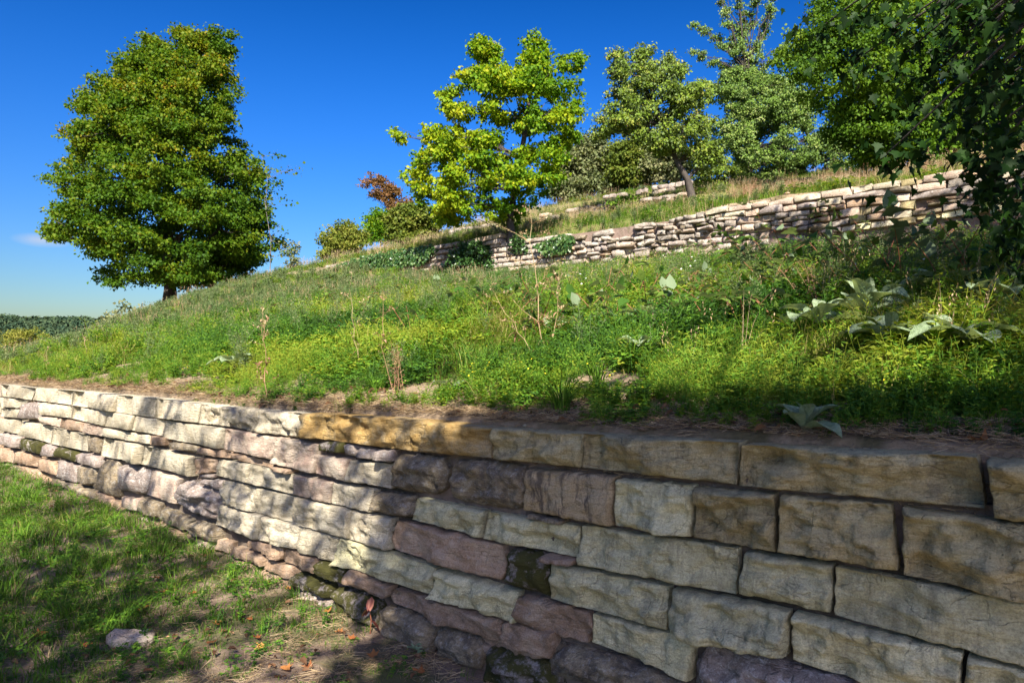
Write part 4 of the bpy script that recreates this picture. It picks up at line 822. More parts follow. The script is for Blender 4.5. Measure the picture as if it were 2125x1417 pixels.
bush([(1120, 410), (1150, 330), (1190, 300), (1230, 280), (1260, 285), (1275, 340), (1290, 400), (1240, 398), (1180, 415)], 1200, 402, 46, .65, M_grb, 'broad grey-green bush on the crest, first right of the yellow-green tree', sub=.4, per=42, ls=.15, Yfix=38)
bush([(1255, 390), (1260, 300), (1300, 280), (1345, 290), (1360, 340), (1350, 380), (1300, 388)], 1300, 392, 34, .65, M_bush, 'dark green bush on the crest behind the leaning fruit tree', sub=.4, per=45, ls=.15, Yfix=37)
bush([(1330, 385), (1335, 320), (1370, 300), (1420, 300), (1440, 330), (1430, 370), (1380, 378)], 1385, 378, 34, .62, M_grb, 'faded brownish-green bush behind the trunk of the leaning fruit tree', sub=.4, per=42, ls=.15, Yfix=36, tfun=lambda C: C[:, 0]*0+.15)
bush([(1425, 405), (1440, 350), (1480, 330), (1530, 340), (1560, 370), (1540, 400), (1480, 408)], 1490, 400, 30, .25, M_ap, 'loose low bush at the right foot of the leaning fruit tree', sub=.18, per=70, ls=.09, dY=1.5)
bush([(1630, 385), (1640, 330), (1670, 290), (1720, 250), (1780, 250), (1840, 290), (1860, 330), (1800, 350), (1720, 368)], 1730, 366, 46, .32, M_pale, 'small pale leafy bush behind the withered weeds', sub=.18, per=70, ls=.09, dY=1.0)
bush([(600, 560), (585, 530), (598, 510), (615, 520), (622, 548)], 605, 558, 8, .3, M_grb, 'tiny grey-green bush on the skyline between the big maple and the low round bush', sub=.25, per=50)
bush([(175, 690), (190, 655), (230, 640), (262, 620), (285, 640), (320, 622), (330, 655), (270, 680)], 240, 668, 12, .3, M_grb, 'feathery pale green weeds sticking up on the skyline left of the maple trunk', sub=.25, per=20, ls=.12, Yfix=30)
bush([(1265, 425), (1290, 412), (1330, 415), (1345, 428), (1320, 438), (1275, 440)], 1305, 436, 16, .26, M_gr2, 'small green bush growing over the broken third terrace wall', sub=.2, per=70)
bush([(0, 760), (0, 700), (30, 680), (80, 690), (110, 705), (90, 740), (40, 770)], 30, 740, 26, .35, M_bush, 'yellowing low bush at the left edge below the distant wood', sub=.22, per=60, ls=.08, tfun=lambda C: C[:, 0]*0+.3, dY=2)
# ivy mound and ivy on the middle wall
bush([(925, 575), (925, 540), (940, 518), (975, 505), (1040, 500), (1045, 530), (1040, 562), (990, 575), (950, 582)], 985, 566, 46, .26, M_ivy, 'dark ivy mound at the foot of the middle wall left of the yellow-green trunk', sub=.16, per=150, ls=.085, name='ivy_mound', cat='ivy', group='ivy on the middle wall')
bush([(1060, 520), (1065, 490), (1090, 485), (1110, 500), (1105, 535), (1080, 540)], 1085, 535, 14, .2, M_ivy, 'dark ivy clump just right of the yellow-green trunk', sub=.15, per=130, ls=.08, name='ivy_mound', cat='ivy', group='ivy on the middle wall')
def ivy_strip(poly, Yd, n_, lab):
    pts = []; p = np.array(poly, float)
    while len(pts) < n_:
        px, py = rng.uniform(p[:, 0].min(), p[:, 0].max()), rng.uniform(p[:, 1].min(), p[:, 1].max())
        if in_poly(np.array([px]), np.array([py]), poly)[0]:
            s, z = on_wall(px, py, D2); P = N2*(D2-rng.uniform(.02, .16))-U*s; pts.append((P[0], P[1], z))
    C = np.array(pts); A = unit(n_)*.5+np.array([0, 0, -.8]); Nn = unit(n_)*.5+np.array([-N2[0], -N2[1], .4])
    o = leaves_mesh('ivy', C, A, Nn, rng.uniform(.07, .13, n_), rng.uniform(.2, 1, n_), DIAM, M_ivy)
    tag(o, lab, 'ivy', 'ivy on the middle wall')
ivy_strip([(700, 548), (780, 530), (850, 518), (905, 508), (900, 525), (860, 545), (790, 553), (720, 562)], 15, 1500, 'ivy trailing along the left end of the middle wall')
ivy_strip([(730, 536), (800, 520), (905, 505), (910, 520), (880, 548), (800, 560), (735, 556)], 15, 1300, 'second swathe of ivy hanging over the left end of the middle wall')
ivy_strip([(1110, 510), (1170, 485), (1195, 490), (1190, 520), (1140, 530)], 15, 700, 'ivy and leaves covering the rubble right of the yellow-green trunk')
# distant wooded ridge
def ridge(x, y):
    r = np.hypot(x, y); a = np.arctan2(x, y); return -6+24*sm(r, 300, 430)*(1-.35*sm(a, -.62, -.30))*(1-.6*sm(a, -.25, .6))*(.94+.06*np.sin(a*23))
aa = np.linspace(-1.3, .9, 90); rr_ = np.linspace(250, 620, 26); A_, Rg = np.meshgrid(aa, rr_, indexing='ij'); X, Y = Rg*np.sin(A_), Rg*np.cos(A_); Z = ridge(X, Y)
i = np.arange(A_.size).reshape(A_.shape); Fc = np.stack([i[:-1, :-1], i[1:, :-1], i[1:, 1:], i[:-1, 1:]], -1).reshape(-1, 4)
M_wood = leaf_mat('distant_wood_leaf', [(0, (.012, .028, .018)), (.5, (.026, .05, .026)), (1, (.055, .08, .036))], .1, rough=.9)
o = mesh_obj('distant_hill', np.stack([X, Y, Z], -1).reshape(-1, 3), Fc, M_far, smooth=True); o['kind'] = 'structure'
c_wood = register('wood_crown', [(p_tree_puff(420, .34), M_wood), (p_tree_puff(420, .30, 1.1), M_wood)])
n_ = 5200; a = rng.uniform(-1.0, -.35, n_); r_ = rng.uniform(300, 445, n_); x, y = r_*np.sin(a), r_*np.cos(a)
scatter('distant_forest', c_wood, np.stack([x, y, ridge(x, y)+1.5], -1), rng.uniform(2.6, 5.0, n_), rng.integers(0, 2, n_), rng.normal(0, .16, n_), 'dark blue-green wood covering the far ridge at the left edge')
# ------------------------------------------------------------------ the shading maple on the right, its boughs hanging into view
def shade_blobs(targets, dens):
    out = []
    for (px, py, surf, s, r) in targets:
        if surf == 'w': s_, z = on_wall(px, py, D1); P = N2*D1-U*s_; P = np.array([P[0], P[1], z])
        else:
            g = ground_at(px, py, low if surf == 'l' else None, 1.2, 60)
            if g is None: continue
            P = np.array(g)
        out.append((tuple(P+L*s), r, dens))
    return out
TS = []
for px in range(900, 2300, 95):
    for py in range(930, 1500, 95):
        if px > 960-(py-900)*.22: TS.append((px, py, 'w', 8.5+U_(-.8, .8), .62))
for px in range(1290, 2250, 90): 
    TS.append((px, 905, 'g', 8.2+U_(-.5, .5), .38))
    if px > 1330 and R_.random() < .4: TS.append((px, 850, 'g', 8.2+U_(-.5, .5), .22))
TS += [(x, 1400, 'l', 8.5, .5) for x in (920, 1000)]
blobs = shade_blobs(TS, 1.0)
TF = []
for px in range(1450, 2300, 70):
    for py in (505, 530, 555, 580):
        if (py > 510 and px > 1480+(560-py)*1.5) or px > 1880: TF.append((px+U_(-20, 20), py, 'g', 9.5+U_(-1, 1), .72))
blobs += shade_blobs(TF, 1.2)
TS2 = [(1180, 880, 'g', 8.2, .35), (1230, 810, 'g', 8.2, .3), (1120, 870, 'g', 8.4, .25), (1950, 330, 'g', 9, .5), (2050, 330, 'g', 9, .5), (2120, 400, 'g', 9, .6), (2100, 800, 'g', 8.3, .25), (2080, 600, 'g', 8.7, .4)]
blobs += shade_blobs(TS2, .7)
base = np.array([7.2, 2.4]); base_z = float(hill(7.2, 2.4))
B = Vector((7.2, 2.4, base_z-.1))
mt = empty('maple_tree', B); m = MB()
tp = [Vector((0, 0, 0)), Vector((-.1, -.1, 1.6)), Vector((-.25, -.4, 3.2)), Vector((-.6, -.9, 4.8)), Vector((-.9, -1.6, 6.4)), Vector((-1, -2, 8.2)), Vector((-.9, -1.9, 10))]
tube(m, tp, [.30, .25, .22, .19, .15, .1, .05], 10); m.build('trunk', M_bark, mt, smooth=True)
b = MB()
def limb(e, r0=.05, amp=.12, sag=.1, js=(2, 3, 4)):
    j = min((tp[k] for k in js), key=lambda p: (p-e).length); w_ = wiggle(j, e, 7, amp, sag); tube(b, w_, [r0*(1-.85*i/7) for i in range(8)], 5); return w_
# boughs that show in the picture (positions in the air, 3.3 to 5.5 m from the viewer)
BO = [(1905, 215, 4.6), (1840, 320, 4.4), (1770, 130, 5.0), (1700, 60, 5.4), (1850, 60, 4.8), (2000, 60, 4.3), (2080, 130, 4.0), (2000, 220, 4.2), (2090, 280, 3.9), (1990, 320, 4.3), (2060, 380, 4.1), (2090, 480, 4.0), (2110, 560, 4.1), (1930, 160, 4.6), (1960, 20, 4.4), (2100, 30, 3.9), (1780, 30, 5.2), (1880, 110, 4.7), (2050, 350, 4.0), (2110, 200, 3.8), (2120, 350, 3.8), (2120, 440, 3.9), (1950, 120, 4.5), (2040, 180, 4.1), (2110, 110, 4.6), (2130, 300, 4.6), (2040, 30, 4.9), (2090, 460, 4.7), (2000, 80, 5.3), (2060, 90, 5.5), (2100, 160, 5.4), (2020, 260, 5.4), (2080, 320, 5.4), (2120, 400, 5.5), (2050, 20, 4.3), (2110, 60, 4.2), (2080, 190, 4.4), (2110, 260, 4.3), (2090, 420, 4.5), (2110, 500, 4.3), (2125, 520, 4.6), (2010, 130, 5.0), (2080, 240, 5.0), (2100, 380, 5.1)]
near_c = []
for (px, py, Yb) in BO:
    e = at(px, py, Yb)-B; w_ = limb(e, .035, .1, .12); near_c.append((e, w_))
for c, r, d in blobs[::5]: limb(Vector(c)-B, .06, .12, .08, (2, 3, 4, 5))
b.build('branches', M_bark, mt, smooth=True)
# leaves near the viewer: the 300 largest are parts
variants = []
for k in range(5):
    V0, F0 = MAPLE; V1 = V0.copy(); V1[:, 2] += .12*np.sin(V0[:, 0]*4+k)-.08*k*V0[:, 1]**2; V1[:, 0] *= U_(.85, 1.1)
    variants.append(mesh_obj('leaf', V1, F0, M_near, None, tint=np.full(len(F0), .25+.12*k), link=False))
# keep these meshes shared; each leaf is an object of its own
cnt = 0; PC, PA, PN = [], [], []
def leaf_obj(p, ax, nr, s, par):
    global cnt
    ax = Vector(ax).normalized(); x_ = ax.cross(Vector(nr)).normalized(); z_ = x_.cross(ax)
    from mathutils import Matrix
    v = variants[R_.randrange(5)]; o = bpy.data.objects.new('leaf', v.data); COL.objects.link(o); o.parent = par
    M = Matrix((x_, ax, z_)).transposed().to_4x4(); M.translation = Vector(p); o.matrix_basis = M @ Matrix.Diagonal((s*1.05, s, s, 1)); cnt += 1
allp = []
for (e, w_) in near_c:
    for k in range(64): 
        q = w_[-1] if R_.random() < .55 else w_[R_.choice((5, 6))]; p = q+rdir()*U_(.03, .34)
        d = rdir(-1, .1); d.z -= .5; nr = Vector((U_(-.5, .5), -.5, .8))+rdir()*.6
        allp.append((p, d, nr, U_(.05, .092)))
R_.shuffle(allp)
for it in allp[:290]: leaf_obj(*it, mt)
rest = allp[290:]
C = np.array([tuple(i[0]) for i in rest]); A = np.array([tuple(i[1]) for i in rest]); Nn = np.array([tuple(i[2]) for i in rest]); S = np.array([i[3] for i in rest])
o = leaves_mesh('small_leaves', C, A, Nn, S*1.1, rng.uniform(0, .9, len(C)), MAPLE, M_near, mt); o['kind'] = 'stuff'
# the rest of the crown, unseen: leaf clumps set along sun rays for shade
C, T = [], []
def blob_leaves(bl, par_loc, ls, k0):
    C = []
    for c, r, d in bl:
        n_ = int(k0*d*(r/.6)**2); g = unit(n_)*(rng.random(n_)**.45)[:, None]*r; C.append(np.array(c)+g*np.array([1, 1, .8]))
    C = np.concatenate(C)-np.array(par_loc); n_ = len(C); return C, unit(n_)+np.array([0, 0, -.3]), unit(n_)*.6+np.array([L[0], L[1], L[2]]), rng.uniform(.8, 1.2, n_)*ls
C, A, Nn, S = blob_leaves(blobs, B, .17, 75)
# nothing of the crown in the space the photograph looks through
wx, wy, wz = C[:, 0]+B.x, C[:, 1]+B.y, C[:, 2]+B.z
k = ~((wy > .3) & (np.abs(wx) < .78*wy+.1) & (np.abs(wz-1.6) < .56*wy+.1)); C, A, Nn, S = C[k], A[k], Nn[k], S[k]
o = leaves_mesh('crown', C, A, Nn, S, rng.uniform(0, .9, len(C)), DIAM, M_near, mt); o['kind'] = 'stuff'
tag(mt, 'dark overhanging maple whose lobed leaves hang into the picture along the right edge', 'tree')
# second tree behind the viewer: its loose crown dapples the left part of the wall and the lower ground
TD = []
for px in range(-60, 900, 40):
    for py in range(820, 1240, 48):
        if py > 1000+px*.3: continue
        if R_.random() < .46: TD.append((px+U_(-18, 18), py+U_(-20, 20), 'w', 9+U_(-1.2, 1.2), U_(.10, .22)))
for px in range(-100, 520, 60):
    for py in range(1000, 1440, 60):
        if px < 400-abs(py-1150)*.5 and R_.random() < .6: TD.append((px+U_(-20, 20), py, 'l', 8.8+U_(-1, 1), U_(.2, .34)))
for _ in range(26):
    TD.append((U_(300, 980), U_(1180, 1420), 'l', 8.8+U_(-1, 1), U_(.06, .12)))
bl2 = shade_blobs(TD, 1.2)
bz = float(low(-2.6, -5.5)); B2 = Vector((-2.6, -5.5, bz-.1)); mt2 = empty('linden_tree', B2); m = MB()
tp = [Vector((0, 0, 0)), Vector((.1, .1, 1.8)), Vector((0, .3, 3.4)), Vector((.2, .6, 4.6)), Vector((.3, .8, 6)), Vector((.2, .9, 7.5))]
tube(m, tp, [.24, .2, .17, .13, .09, .04], 9); m.build('trunk', M_bark, mt2, smooth=True); b = MB()
for c, r, d in bl2[::4]: limb(Vector(c)-B2, .04, .12, .06, (2, 3, 4))
b.build('branches', M_bark, mt2, smooth=True)
C, A, Nn, S = blob_leaves(bl2, B2, .10, 130); wy = C[:, 1]+B2.y; k = wy < .3; C, A, Nn, S = C[k], A[k], Nn[k], S[k]
o = leaves_mesh('crown', C, A, Nn, S, rng.uniform(0, .9, len(C)), DIAM, M_near, mt2); o['kind'] = 'stuff'
tag(mt2, 'loose-crowned tree behind the viewer throwing dappled shade on the near wall', 'tree')

# ------------------------------------------------------------------ plants one can point at
M_mul = leaf_mat('woolly_leaf', [(0, (.17, .25, .13)), (.5, (.26, .34, .20)), (1, (.36, .43, .29))], .25, rough=.85, spec=.1)
_n = M_mul.node_tree; _tc = _n.nodes.new('ShaderNodeTexCoord'); _w = _n.nodes.new('ShaderNodeTexNoise'); _w.inputs['Scale'].default_value = 9; _w.inputs['Detail'].default_value = 8; _w.inputs['Roughness'].default_value = .75
_n.links.new(_tc.outputs['Object'], _w.inputs[0]); _p = [x_ for x_ in _n.nodes if x_.type == 'BSDF_PRINCIPLED'][0]; _b = _n.nodes.new('ShaderNodeBump'); _b.inputs['Strength'].default_value = .8; _b.inputs['Distance'].default_value = .05
_n.links.new(_w.outputs[0], _b.inputs['Height']); _n.links.new(_b.outputs[0], _p.inputs['Normal']); _src = _p.inputs['Base Color'].links[0].from_socket
_v = ramp(_n, [(.35, (.55, .62, .45)), (.6, (1.08, 1.08, 1.05))], _w.outputs[0]); _n.links.new(mixc(_n, 1, _src, _v, 'MULTIPLY'), _p.inputs['Base Color'])
M_stem = leaf_mat('reddish_stem', [(0, (.16, .05, .03)), (1, (.28, .13, .07))], .1)
M_bram = leaf_mat('bramble_leaf', [(0, (.022, .06, .012)), (.5, (.05, .115, .016)), (1, (.12, .18, .03))], .32, back=(.15, .20, .11))
def big_leaf_mesh(l, wd, curl, wavy, seed, nl=9, nw=6):
    r = random.Random(seed); V = []; ph = r.uniform(0, 6)
    for i in range(nl+1):
        u = i/nl; ww = wd*.5*(math.sin(min(1, u*1.02)*math.pi)**.62)*(.55+.75*u*(1.35-u))+.004
        for j in range(nw+1):
            v = j/nw*2-1; z = math.sin(u*1.5)*l*(.34)-curl*l*u*u*.5+abs(v)*ww*.35+wavy*ww*math.sin(u*11+ph+v*2)*abs(v)
            V.append((v*ww, u*l*(1-.12*u), z-.06*wd*math.exp(-(v*6)**2)))
    Fs = [(i*(nw+1)+j, i*(nw+1)+j+1, (i+1)*(nw+1)+j+1, (i+1)*(nw+1)+j) for i in range(nl) for j in range(nw)]
    return mesh_obj('leaf', V, Fs, M_mul, None, smooth=True, tint=[r.uniform(.2, .9)]*len(Fs), link=False)
mulv = [big_leaf_mesh(1, w_, c_, .16, k) for k, (w_, c_) in enumerate([(.42, .5), (.48, .8), (.38, .25), (.44, 1.0)])]
def mullein(px, py, ll, n_, label, g=None, upright=.27):
    p = g or ground_at(px, py)
    if p is None: return
    r = empty('mullein_plant', p, U_(0, 6))
    for k in range(n_):
        o = bpy.data.objects.new('leaf', mulv[R_.randrange(4)].data); COL.objects.link(o); o.parent = r
        u = k/n_; s = ll*(1.08 if ll > .23 else .95)*(1.0-.45*u)*U_(.85, 1.1); o.scale = (s*U_(.9, 1.15), s, s); o.location = (0, 0, .12+.03*u if ll > .23 else .02)
        o.rotation_euler = (upright*1.9*u+U_(-.1, .15)-.06, U_(-.18, .18), k*2.4+U_(-.3, .3))
    tag(r, label, 'plant', 'mulleins with pale woolly leaves')
mullein(1667, 903, .22, 9, 'small young mullein rosette on the bare soil right at the edge of the near wall', upright=.8)
mullein(1700, 712, .38, 9, 'large mullein with broad pale leaves in the sunlit patch, first of the right-hand row')
mullein(1800, 690, .40, 9, 'mullein with two tall upright leaves in the middle of the sunlit patch', upright=.55)
mullein(1850, 752, .34, 9, 'sprawling mullein with overlapping flat leaves below the upright one in the sunlit patch')
mullein(2000, 765, .36, 8, 'mullein with one big raised leaf nearest the right edge in the sun')
mullein(1965, 640, .44, 9, 'big blue-green mullein half in shade below the hanging maple leaves')
mullein(2080, 668, .40, 8, 'wide-leaved mullein cut by the right edge of the picture')
mullein(1345, 700, .36, 8, 'mullein with bent pale leaf in the open meadow right of the tall dry stalk')
mullein(1275, 690, .30, 7, 'mullein with small raised leaf just left of the bent one in the open meadow')
mullein(1150, 705, .28, 7, 'pale mullein half hidden behind the tall dry stalk')
mullein(485, 785, .34, 8, 'flat mullein on the left slope above the sunlit near wall')
mullein(930, 812, .22, 7, 'small blue-green mullein above the bare soil in the middle')
mullein(1330, 760, .26, 7, 'small mullein in thin shade below the bent pale leaf')
# brambles: each plant carries its own leaves
def oval_leaf(seed):
    m = MB(); m.leaf((0, 0, 0), (0, 1, 0), (0, 0, 1), 1, .72, random.Random(seed).uniform(.2, .9), .14, .12); return m.build('leaf', M_bram, link=False, smooth=True)
ov = [oval_leaf(k) for k in range(4)]
def bramble(p, n_, size, label, arch=.8, lab_group='brambles in the meadow'):
    r = empty('bramble_plant', p, U_(0, 6.28)); m = MB(); tips = []
    for s_ in range(R_.choice((1, 2, 2))):
        a = U_(0, 6.28); d = Vector((math.cos(a), math.sin(a), 0)); pts = [Vector((0, 0, 0)), d*size*.25+Vector((0, 0, size*.42)), d*size*.6+Vector((0, 0, size*arch)), d*size*.95+Vector((0, 0, size*arch*.75))]
        tube(m, pts, [.0045, .004, .003, .0015], 4, U_(.1, .9)); tips.append(pts)
    m.build('stem', M_stem, r, smooth=True)
    for k in range(n_):
        pts = R_.choice(tips); u = U_(.6, 2.98); i = int(u); p_ = pts[i].lerp(pts[i+1], u-i); o = bpy.data.objects.new('leaf', R_.choice(ov).data); COL.objects.link(o); o.parent = r
        s = U_(.07, .13)*(size/.35)**.4; o.location = p_+Vector((U_(-.04, .04), U_(-.04, .04), U_(0, .03))); o.scale = (s, s, s); flip = R_.random() < .06
        o.rotation_euler = (U_(-.5, .4)+(2.2 if flip else 0), U_(-.5, .5), U_(0, 6.28))
    tag(r, label, 'bramble', lab_group)
spots = []
def blab(px, py):
    hi = 'high on the slope' if py < 640 else 'low on the slope'
    if px < 745: return 'low bramble spray left of the reddish dead stalk, '+hi
    if px < 940: return 'low bramble spray just right of the reddish dead stalk, '+hi
    if px < 1130: return 'low bramble spray just left of the tallest dead stalk, '+hi
    if px < 1400: return 'low bramble spray right of the tallest dead stalk, '+hi
    return 'bramble spray with reddish stems left of the mulleins, '+hi if px < 1600 else 'bramble spray with reddish stems among the mulleins, '+hi
for _ in range(46): spots.append((U_(560, 1380), U_(590, 725)))
for _ in range(26): spots.append((U_(1400, 1760), U_(560, 690)))
for i, (px, py) in enumerate(spots):
    g = ground_at(px, py)
    if g is None: continue
    bramble(g, 13, U_(.34, .6) if px < 1400 else U_(.26, .44), blab(px, py), lab_group='bramble sprays in the sunlit meadow' if px < 1400 else 'bramble sprays by the maple shade')
# dark shrubbery of knotweed-like stems under the overhanging maple
for _ in range(58):
    px, py = U_(1520, 2160), U_(480, 640)
    if py > 470+(px-1500)*.0+150: continue
    g = ground_at(px, py)
    if g is not None: bramble(g, 13, U_(.4, .85), ('tall shaded bramble at the middle wall, ' if py < 530 else 'tall shaded bramble in front of the middle wall, ')+('left of the hanging maple leaves' if px < 1780 else 'under the hanging maple leaves' if px < 1980 else 'at the right edge'), .8, 'brambles in deep shade')
# tall dry stalks
def stalk(px0, py0, px1, py1, nb, label, mat=M_straw, heads=True, leafy=6, thick=.0038):
    g = ground_at(px0, py0)
    if g is None: return
    top = at(px1, py1, g.y+.1)-g; r = empty('dry_stalk', g); m = MB(); w_ = wiggle(Vector((0, 0, 0)), top, 8, .06); tube(m, w_, [thick*(1-.7*i/8) for i in range(9)], 5, .6)
    for _ in range(nb):
        i = R_.randrange(2, 8); e = w_[i]+rdir(.1, .9)*top.length*U_(.08, .28); q = wiggle(w_[i], e, 3, .15); tube(m, q, [thick*.45, thick*.35, thick*.25, thick*.15], 3, .5)
        if heads:
            for k in range(7): m.diam(e-(e-w_[i])*U_(0, .5)+rdir()*.01, rdir(0, 1), rdir(), .028, .014, R_.random())
    m.build('stem', mat, r); m2 = MB()
    for _ in range(leafy):
        i = R_.randrange(0, 5); ll = U_(.04, .10); m2.leaf(w_[i], rdir(-.6, .4), (0, 0, 1), ll, ll*.3, R_.random(), .1, .5)
    if leafy: m2.build('withered_leaves', M_rust, r)
    tag(r, label, 'dead plant', 'tall dry stalks in the meadow')
stalk(1128, 742, 1098, 425, 26, 'tallest dead stalk, straw-coloured and branching, in front of the yellow-green trunk', leafy=20, thick=.0055)
stalk(1112, 745, 1015, 590, 10, 'dead stalk leaning left beside the tallest one', leafy=8)
stalk(1145, 738, 1160, 560, 12, 'dead stalk just right of the tallest one', leafy=8)
stalk(790, 762, 795, 612, 7, 'thin reddish-brown dead stalk in the meadow left of the yellow-green tree', M_rust, leafy=8)
stalk(745, 770, 725, 600, 6, 'greenish dry stalk curving left next to the reddish one', leafy=5)
stalk(553, 838, 546, 660, 8, 'dark dead stalk rising right behind the capstones of the near wall', M_rust, leafy=10)
stalk(545, 760, 545, 640, 8, 'pale dry stalk with seedheads behind the dark one on the left slope', leafy=3)
stalk(185, 760, 170, 690, 5, 'small dry stalk far left on the slope', leafy=3)
stalk(1940, 640, 1975, 520, 5, 'green flowering stalk rising beside the blue-green mullein in the shade', M_grey, leafy=0)
stalk(98, 775, 95, 725, 4, 'short dry stalk at the far left above the wall', leafy=2)
# grass clumps that stand out
def clump(px, py, h, n_, label, wd=.006):
    g = ground_at(px, py)
    if g is None: return
    m = MB()
    for _ in range(n_):
        a = U_(0, 6.28); m.blade(.05*math.cos(a)*R_.random(), .05*math.sin(a)*R_.random(), h*U_(.5, 1.1), wd*U_(.7, 1.3), a+U_(-.5, .5), U_(.3, 1.3), U_(.15, .7), seg_=5)
    o = m.build('grass_clump', M_grass); o.location = g; tag(o, label, 'grass clump', 'long-bladed grass clumps')
clump(1165, 858, .34, 90, 'long arching grass clump beside the soil strip in the middle'); clump(1240, 800, .26, 60, 'smaller grass clump right behind the arching one in the middle'); clump(1385, 640, .40, 60, 'upright blue-green grass clump in the open meadow')
clump(1900, 705, .22, 70, 'sunlit yellow-green grass clump between the mulleins'); clump(780, 815, .2, 50, 'short grass clump above the ochre capstones')
# things lying about on the lower ground
M_leafo = leaf_mat('fallen_orange_leaf', [(0, (.12, .055, .03)), (.5, (.28, .10, .035)), (1, (.42, .19, .055))], .2, rough=.6)
def fallen(px, py, s, label, fn=low, t=.5):
    g = ground_at(px, py, fn if fn is low else None, 1.2)
    if g is None: return
    m = MB(); V0, F0 = MAPLE; s *= .82; cu = U_(.5, 1.3); a = U_(0, 6.28); V = []
    for x, y, z in V0: V.append((x*s*(.95-.16*cu), (y-.4)*s*(1.05-.05*cu), s*(cu*x*x*.8+.30*cu*(y-.4)**2+.06*math.sin(9*x+7*y))+.008))
    m.add(V, [tuple(f) for f in F0], t); o = m.build('fallen_leaf', M_leafo, smooth=True); o.location = g+Vector((0, 0, .012)); o.rotation_euler = (U_(-.22, .22), U_(-.22, .22), a)
    tag(o, label, 'fallen leaf', 'fallen autumn leaves')
spot_l = [(300, 1268, .10, 'pale orange leaf lying left of the middle of the lower grass'), (335, 1235, .12, 'long yellow-orange leaf standing on edge in the lower grass'), (400, 1237, .07, 'small bright orange leaf above the long yellow-orange one'), (540, 1350, .09, 'bright orange leaf in the sunlit grass below the wall'), (533, 1330, .07, 'small leaf touching the bright orange one in the sun'), (595, 1393, .09, 'orange leaf at the bottom edge in the sunlit grass'), (705, 1318, .08, 'red-orange leaf near the rust-leaved seedling'), (730, 1330, .07, 'vivid orange leaf below the rust-leaved seedling'), (600, 1228, .08, 'orange leaf at the foot of the mossy stones'), (555, 1213, .08, 'brown-orange curled leaf against the pink foot stones'), (452, 1300, .09, 'brown leaf in the middle of the lower grass'), (440, 1340, .08, 'reddish leaf pair below the middle of the lower grass'), (85, 1325, .11, 'brown-orange leaf far left in the dark grass'), (180, 1345, .08, 'dull brown leaf left of the pale lying stone'), (775, 1365, .09, 'dark red leaf at the bottom by the wall foot'), (870, 1400, .09, 'brown leaf at the bottom edge by the big foot stones'), (680, 1275, .08, 'orange leaf in the shaded clover by the wall'), (325, 1205, .07, 'small rusty leaf at the edge of the tree shade'), (520, 1290, .06, 'tiny orange leaf between clover patches'), (640, 1390, .08, 'second orange leaf at the bottom edge, right of the first')]
for px, py, s, lab in spot_l: fallen(px, py, s, lab, low, U_(.2, 1))
for px, py, s, lab in [(828, 862, .09, 'bright orange leaf on the bare soil above the ochre capstones'), (1652, 918, .06, 'small red leaf on the soil beside the young mullein'), (2035, 925, .10, 'brown-red leaf behind the rightmost capstone'), (1175, 840, .07, 'orange leaf caught in the long arching grass clump')]: fallen(px, py, s, lab, None, U_(.2, .9))
def rock(px, py, s, label, kind='P', fn=None, flat=.5):
    g = ground_at(px, py, fn, 1.2)
    if g is None: return
    n1, n2 = 12, 8; V = []; off = Vector((U_(0, 50), 0, 0)); Fs = []
    for j in range(n2+1):
        th = math.pi*j/n2
        for i in range(n1):
            ph = 2*math.pi*i/n1; d = Vector((math.sin(th)*math.cos(ph), math.sin(th)*math.sin(ph), math.cos(th))); r = s*(.8+.35*mn.noise(d*1.6+off)+.1*mn.noise(d*5+off)); V.append((d.x*r*1.3, d.y*r*.9, d.z*r*flat))
    for j in range(n2):
        for i in range(n1): Fs.append((j*n1+i, j*n1+(i+1) % n1, (j+1)*n1+(i+1) % n1, (j+1)*n1+i))
    o = mesh_obj('stone', V, Fs, SM[kind], smooth=True); o.location = g+Vector((0, 0, s*flat*.35)); o.rotation_euler = (0, 0, U_(0, 6.28)); tag(o, label, 'stone', 'loose stones')
rock(268, 1335, .13, 'pale pink stone lying in the lower grass at the left', 'R', low); rock(1335, 896, .028, 'small pink stone on the soil strip behind the capstones', 'P'); rock(1090, 890, .018, 'tiny pale pebble at the edge of a capstone', 'T')
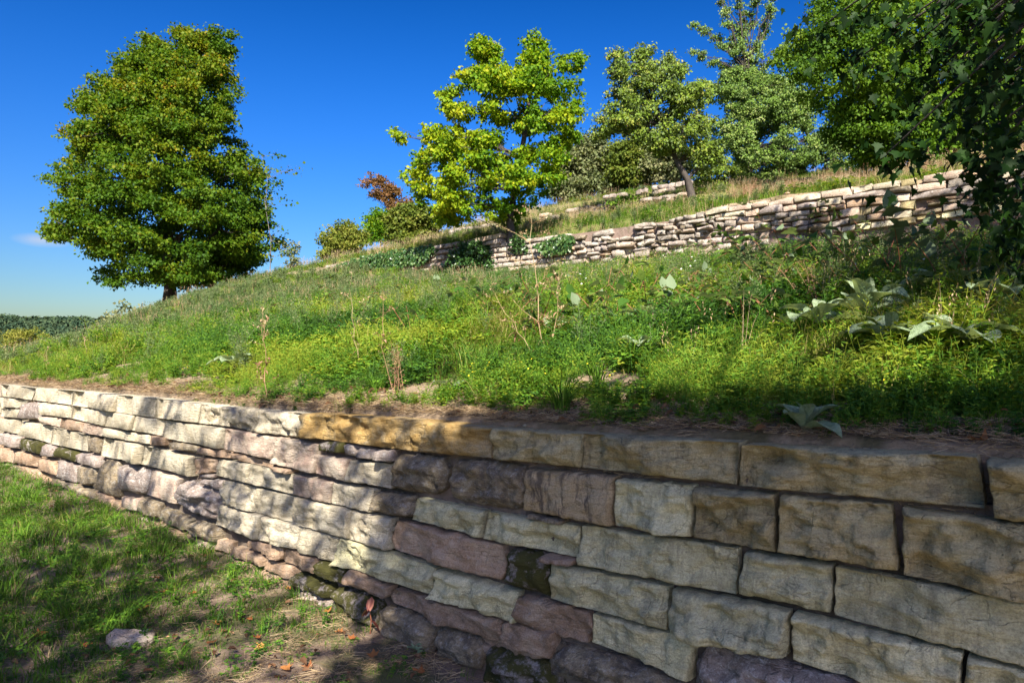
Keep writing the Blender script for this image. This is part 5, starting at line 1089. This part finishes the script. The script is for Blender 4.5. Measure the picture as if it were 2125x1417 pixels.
rock(1660, 505, .22, 'pale tumbled stone lying in the nettles below the middle wall', 'L'); rock(1700, 486, .26, 'grey tumbled block at the foot of the middle wall', 'D'); rock(1725, 500, .16, 'small whitish tumbled stone in front of the grey block', 'W'); rock(1440, 520, .16, 'half-buried rubble stone left of the tumbled blocks', 'L'); rock(1530, 520, .18, 'pinkish rubble stone between the leaves below the middle wall', 'P'); rock(1620, 478, .2, 'flat grey stone leaning on the foot of the middle wall', 'L'); rock(1465, 512, .14, 'small pale rubble stone below the squared blocks', 'W')
for k, (px, py) in enumerate([(1560, 424), (1600, 410), (1632, 404), (1660, 398), (1745, 385), (1690, 394)]):
    rock(px, py, .09, ['pinkish', 'flat reddish', 'crumbly pink', 'small brown', 'tiny pale', 'broken pink'][k]+' rubble piece on top of the middle wall, number %s from the left' % ['one', 'two', 'three', 'four', 'six', 'five'][k], 'P')
# seedling with rusty leaves at the wall foot
g = ground_at(768, 1315, low, 1.2); r = empty('seedling', g); m = MB(); pts = [Vector((0, 0, 0)), Vector((.01, -.02, .09)), Vector((.0, -.03, .17)), Vector((.02, -.05, .24))]; tube(m, pts, [.004, .0035, .003, .002], 5, .3); m.build('stem', M_stem, r)
M_rl = leaf_mat('rusty_leaf', [(0, (.10, .03, .03)), (.6, (.22, .08, .06)), (1, (.40, .24, .12))], .3)
for k in range(8):
    m = MB(); p = pts[1+k % 3]; a = k*2.2; m.leaf((0, 0, 0), (math.cos(a), math.sin(a), -1.1), (math.cos(a), math.sin(a), .6), .085, .045, .15+.1*k, .1, .1); o = m.build('leaf', M_rl, r, smooth=True); o.location = p
tag(r, 'small seedling with drooping rust-red leaves at the foot of the near wall', 'seedling')
g = ground_at(860, 1362, low, 1.2)
m = MB()
for k in range(9): a = k*.8; m.leaf((U_(-.03, .03), U_(-.03, .03), U_(.03, .07)), (math.cos(a), math.sin(a), .2), (0, 0, 1), .04, .032, U_(.5, 1), .1, .05)
o = m.build('pale_herb', M_mul); o.location = g; tag(o, 'little whitish-leaved herb at the wall foot near the bottom edge', 'herb')
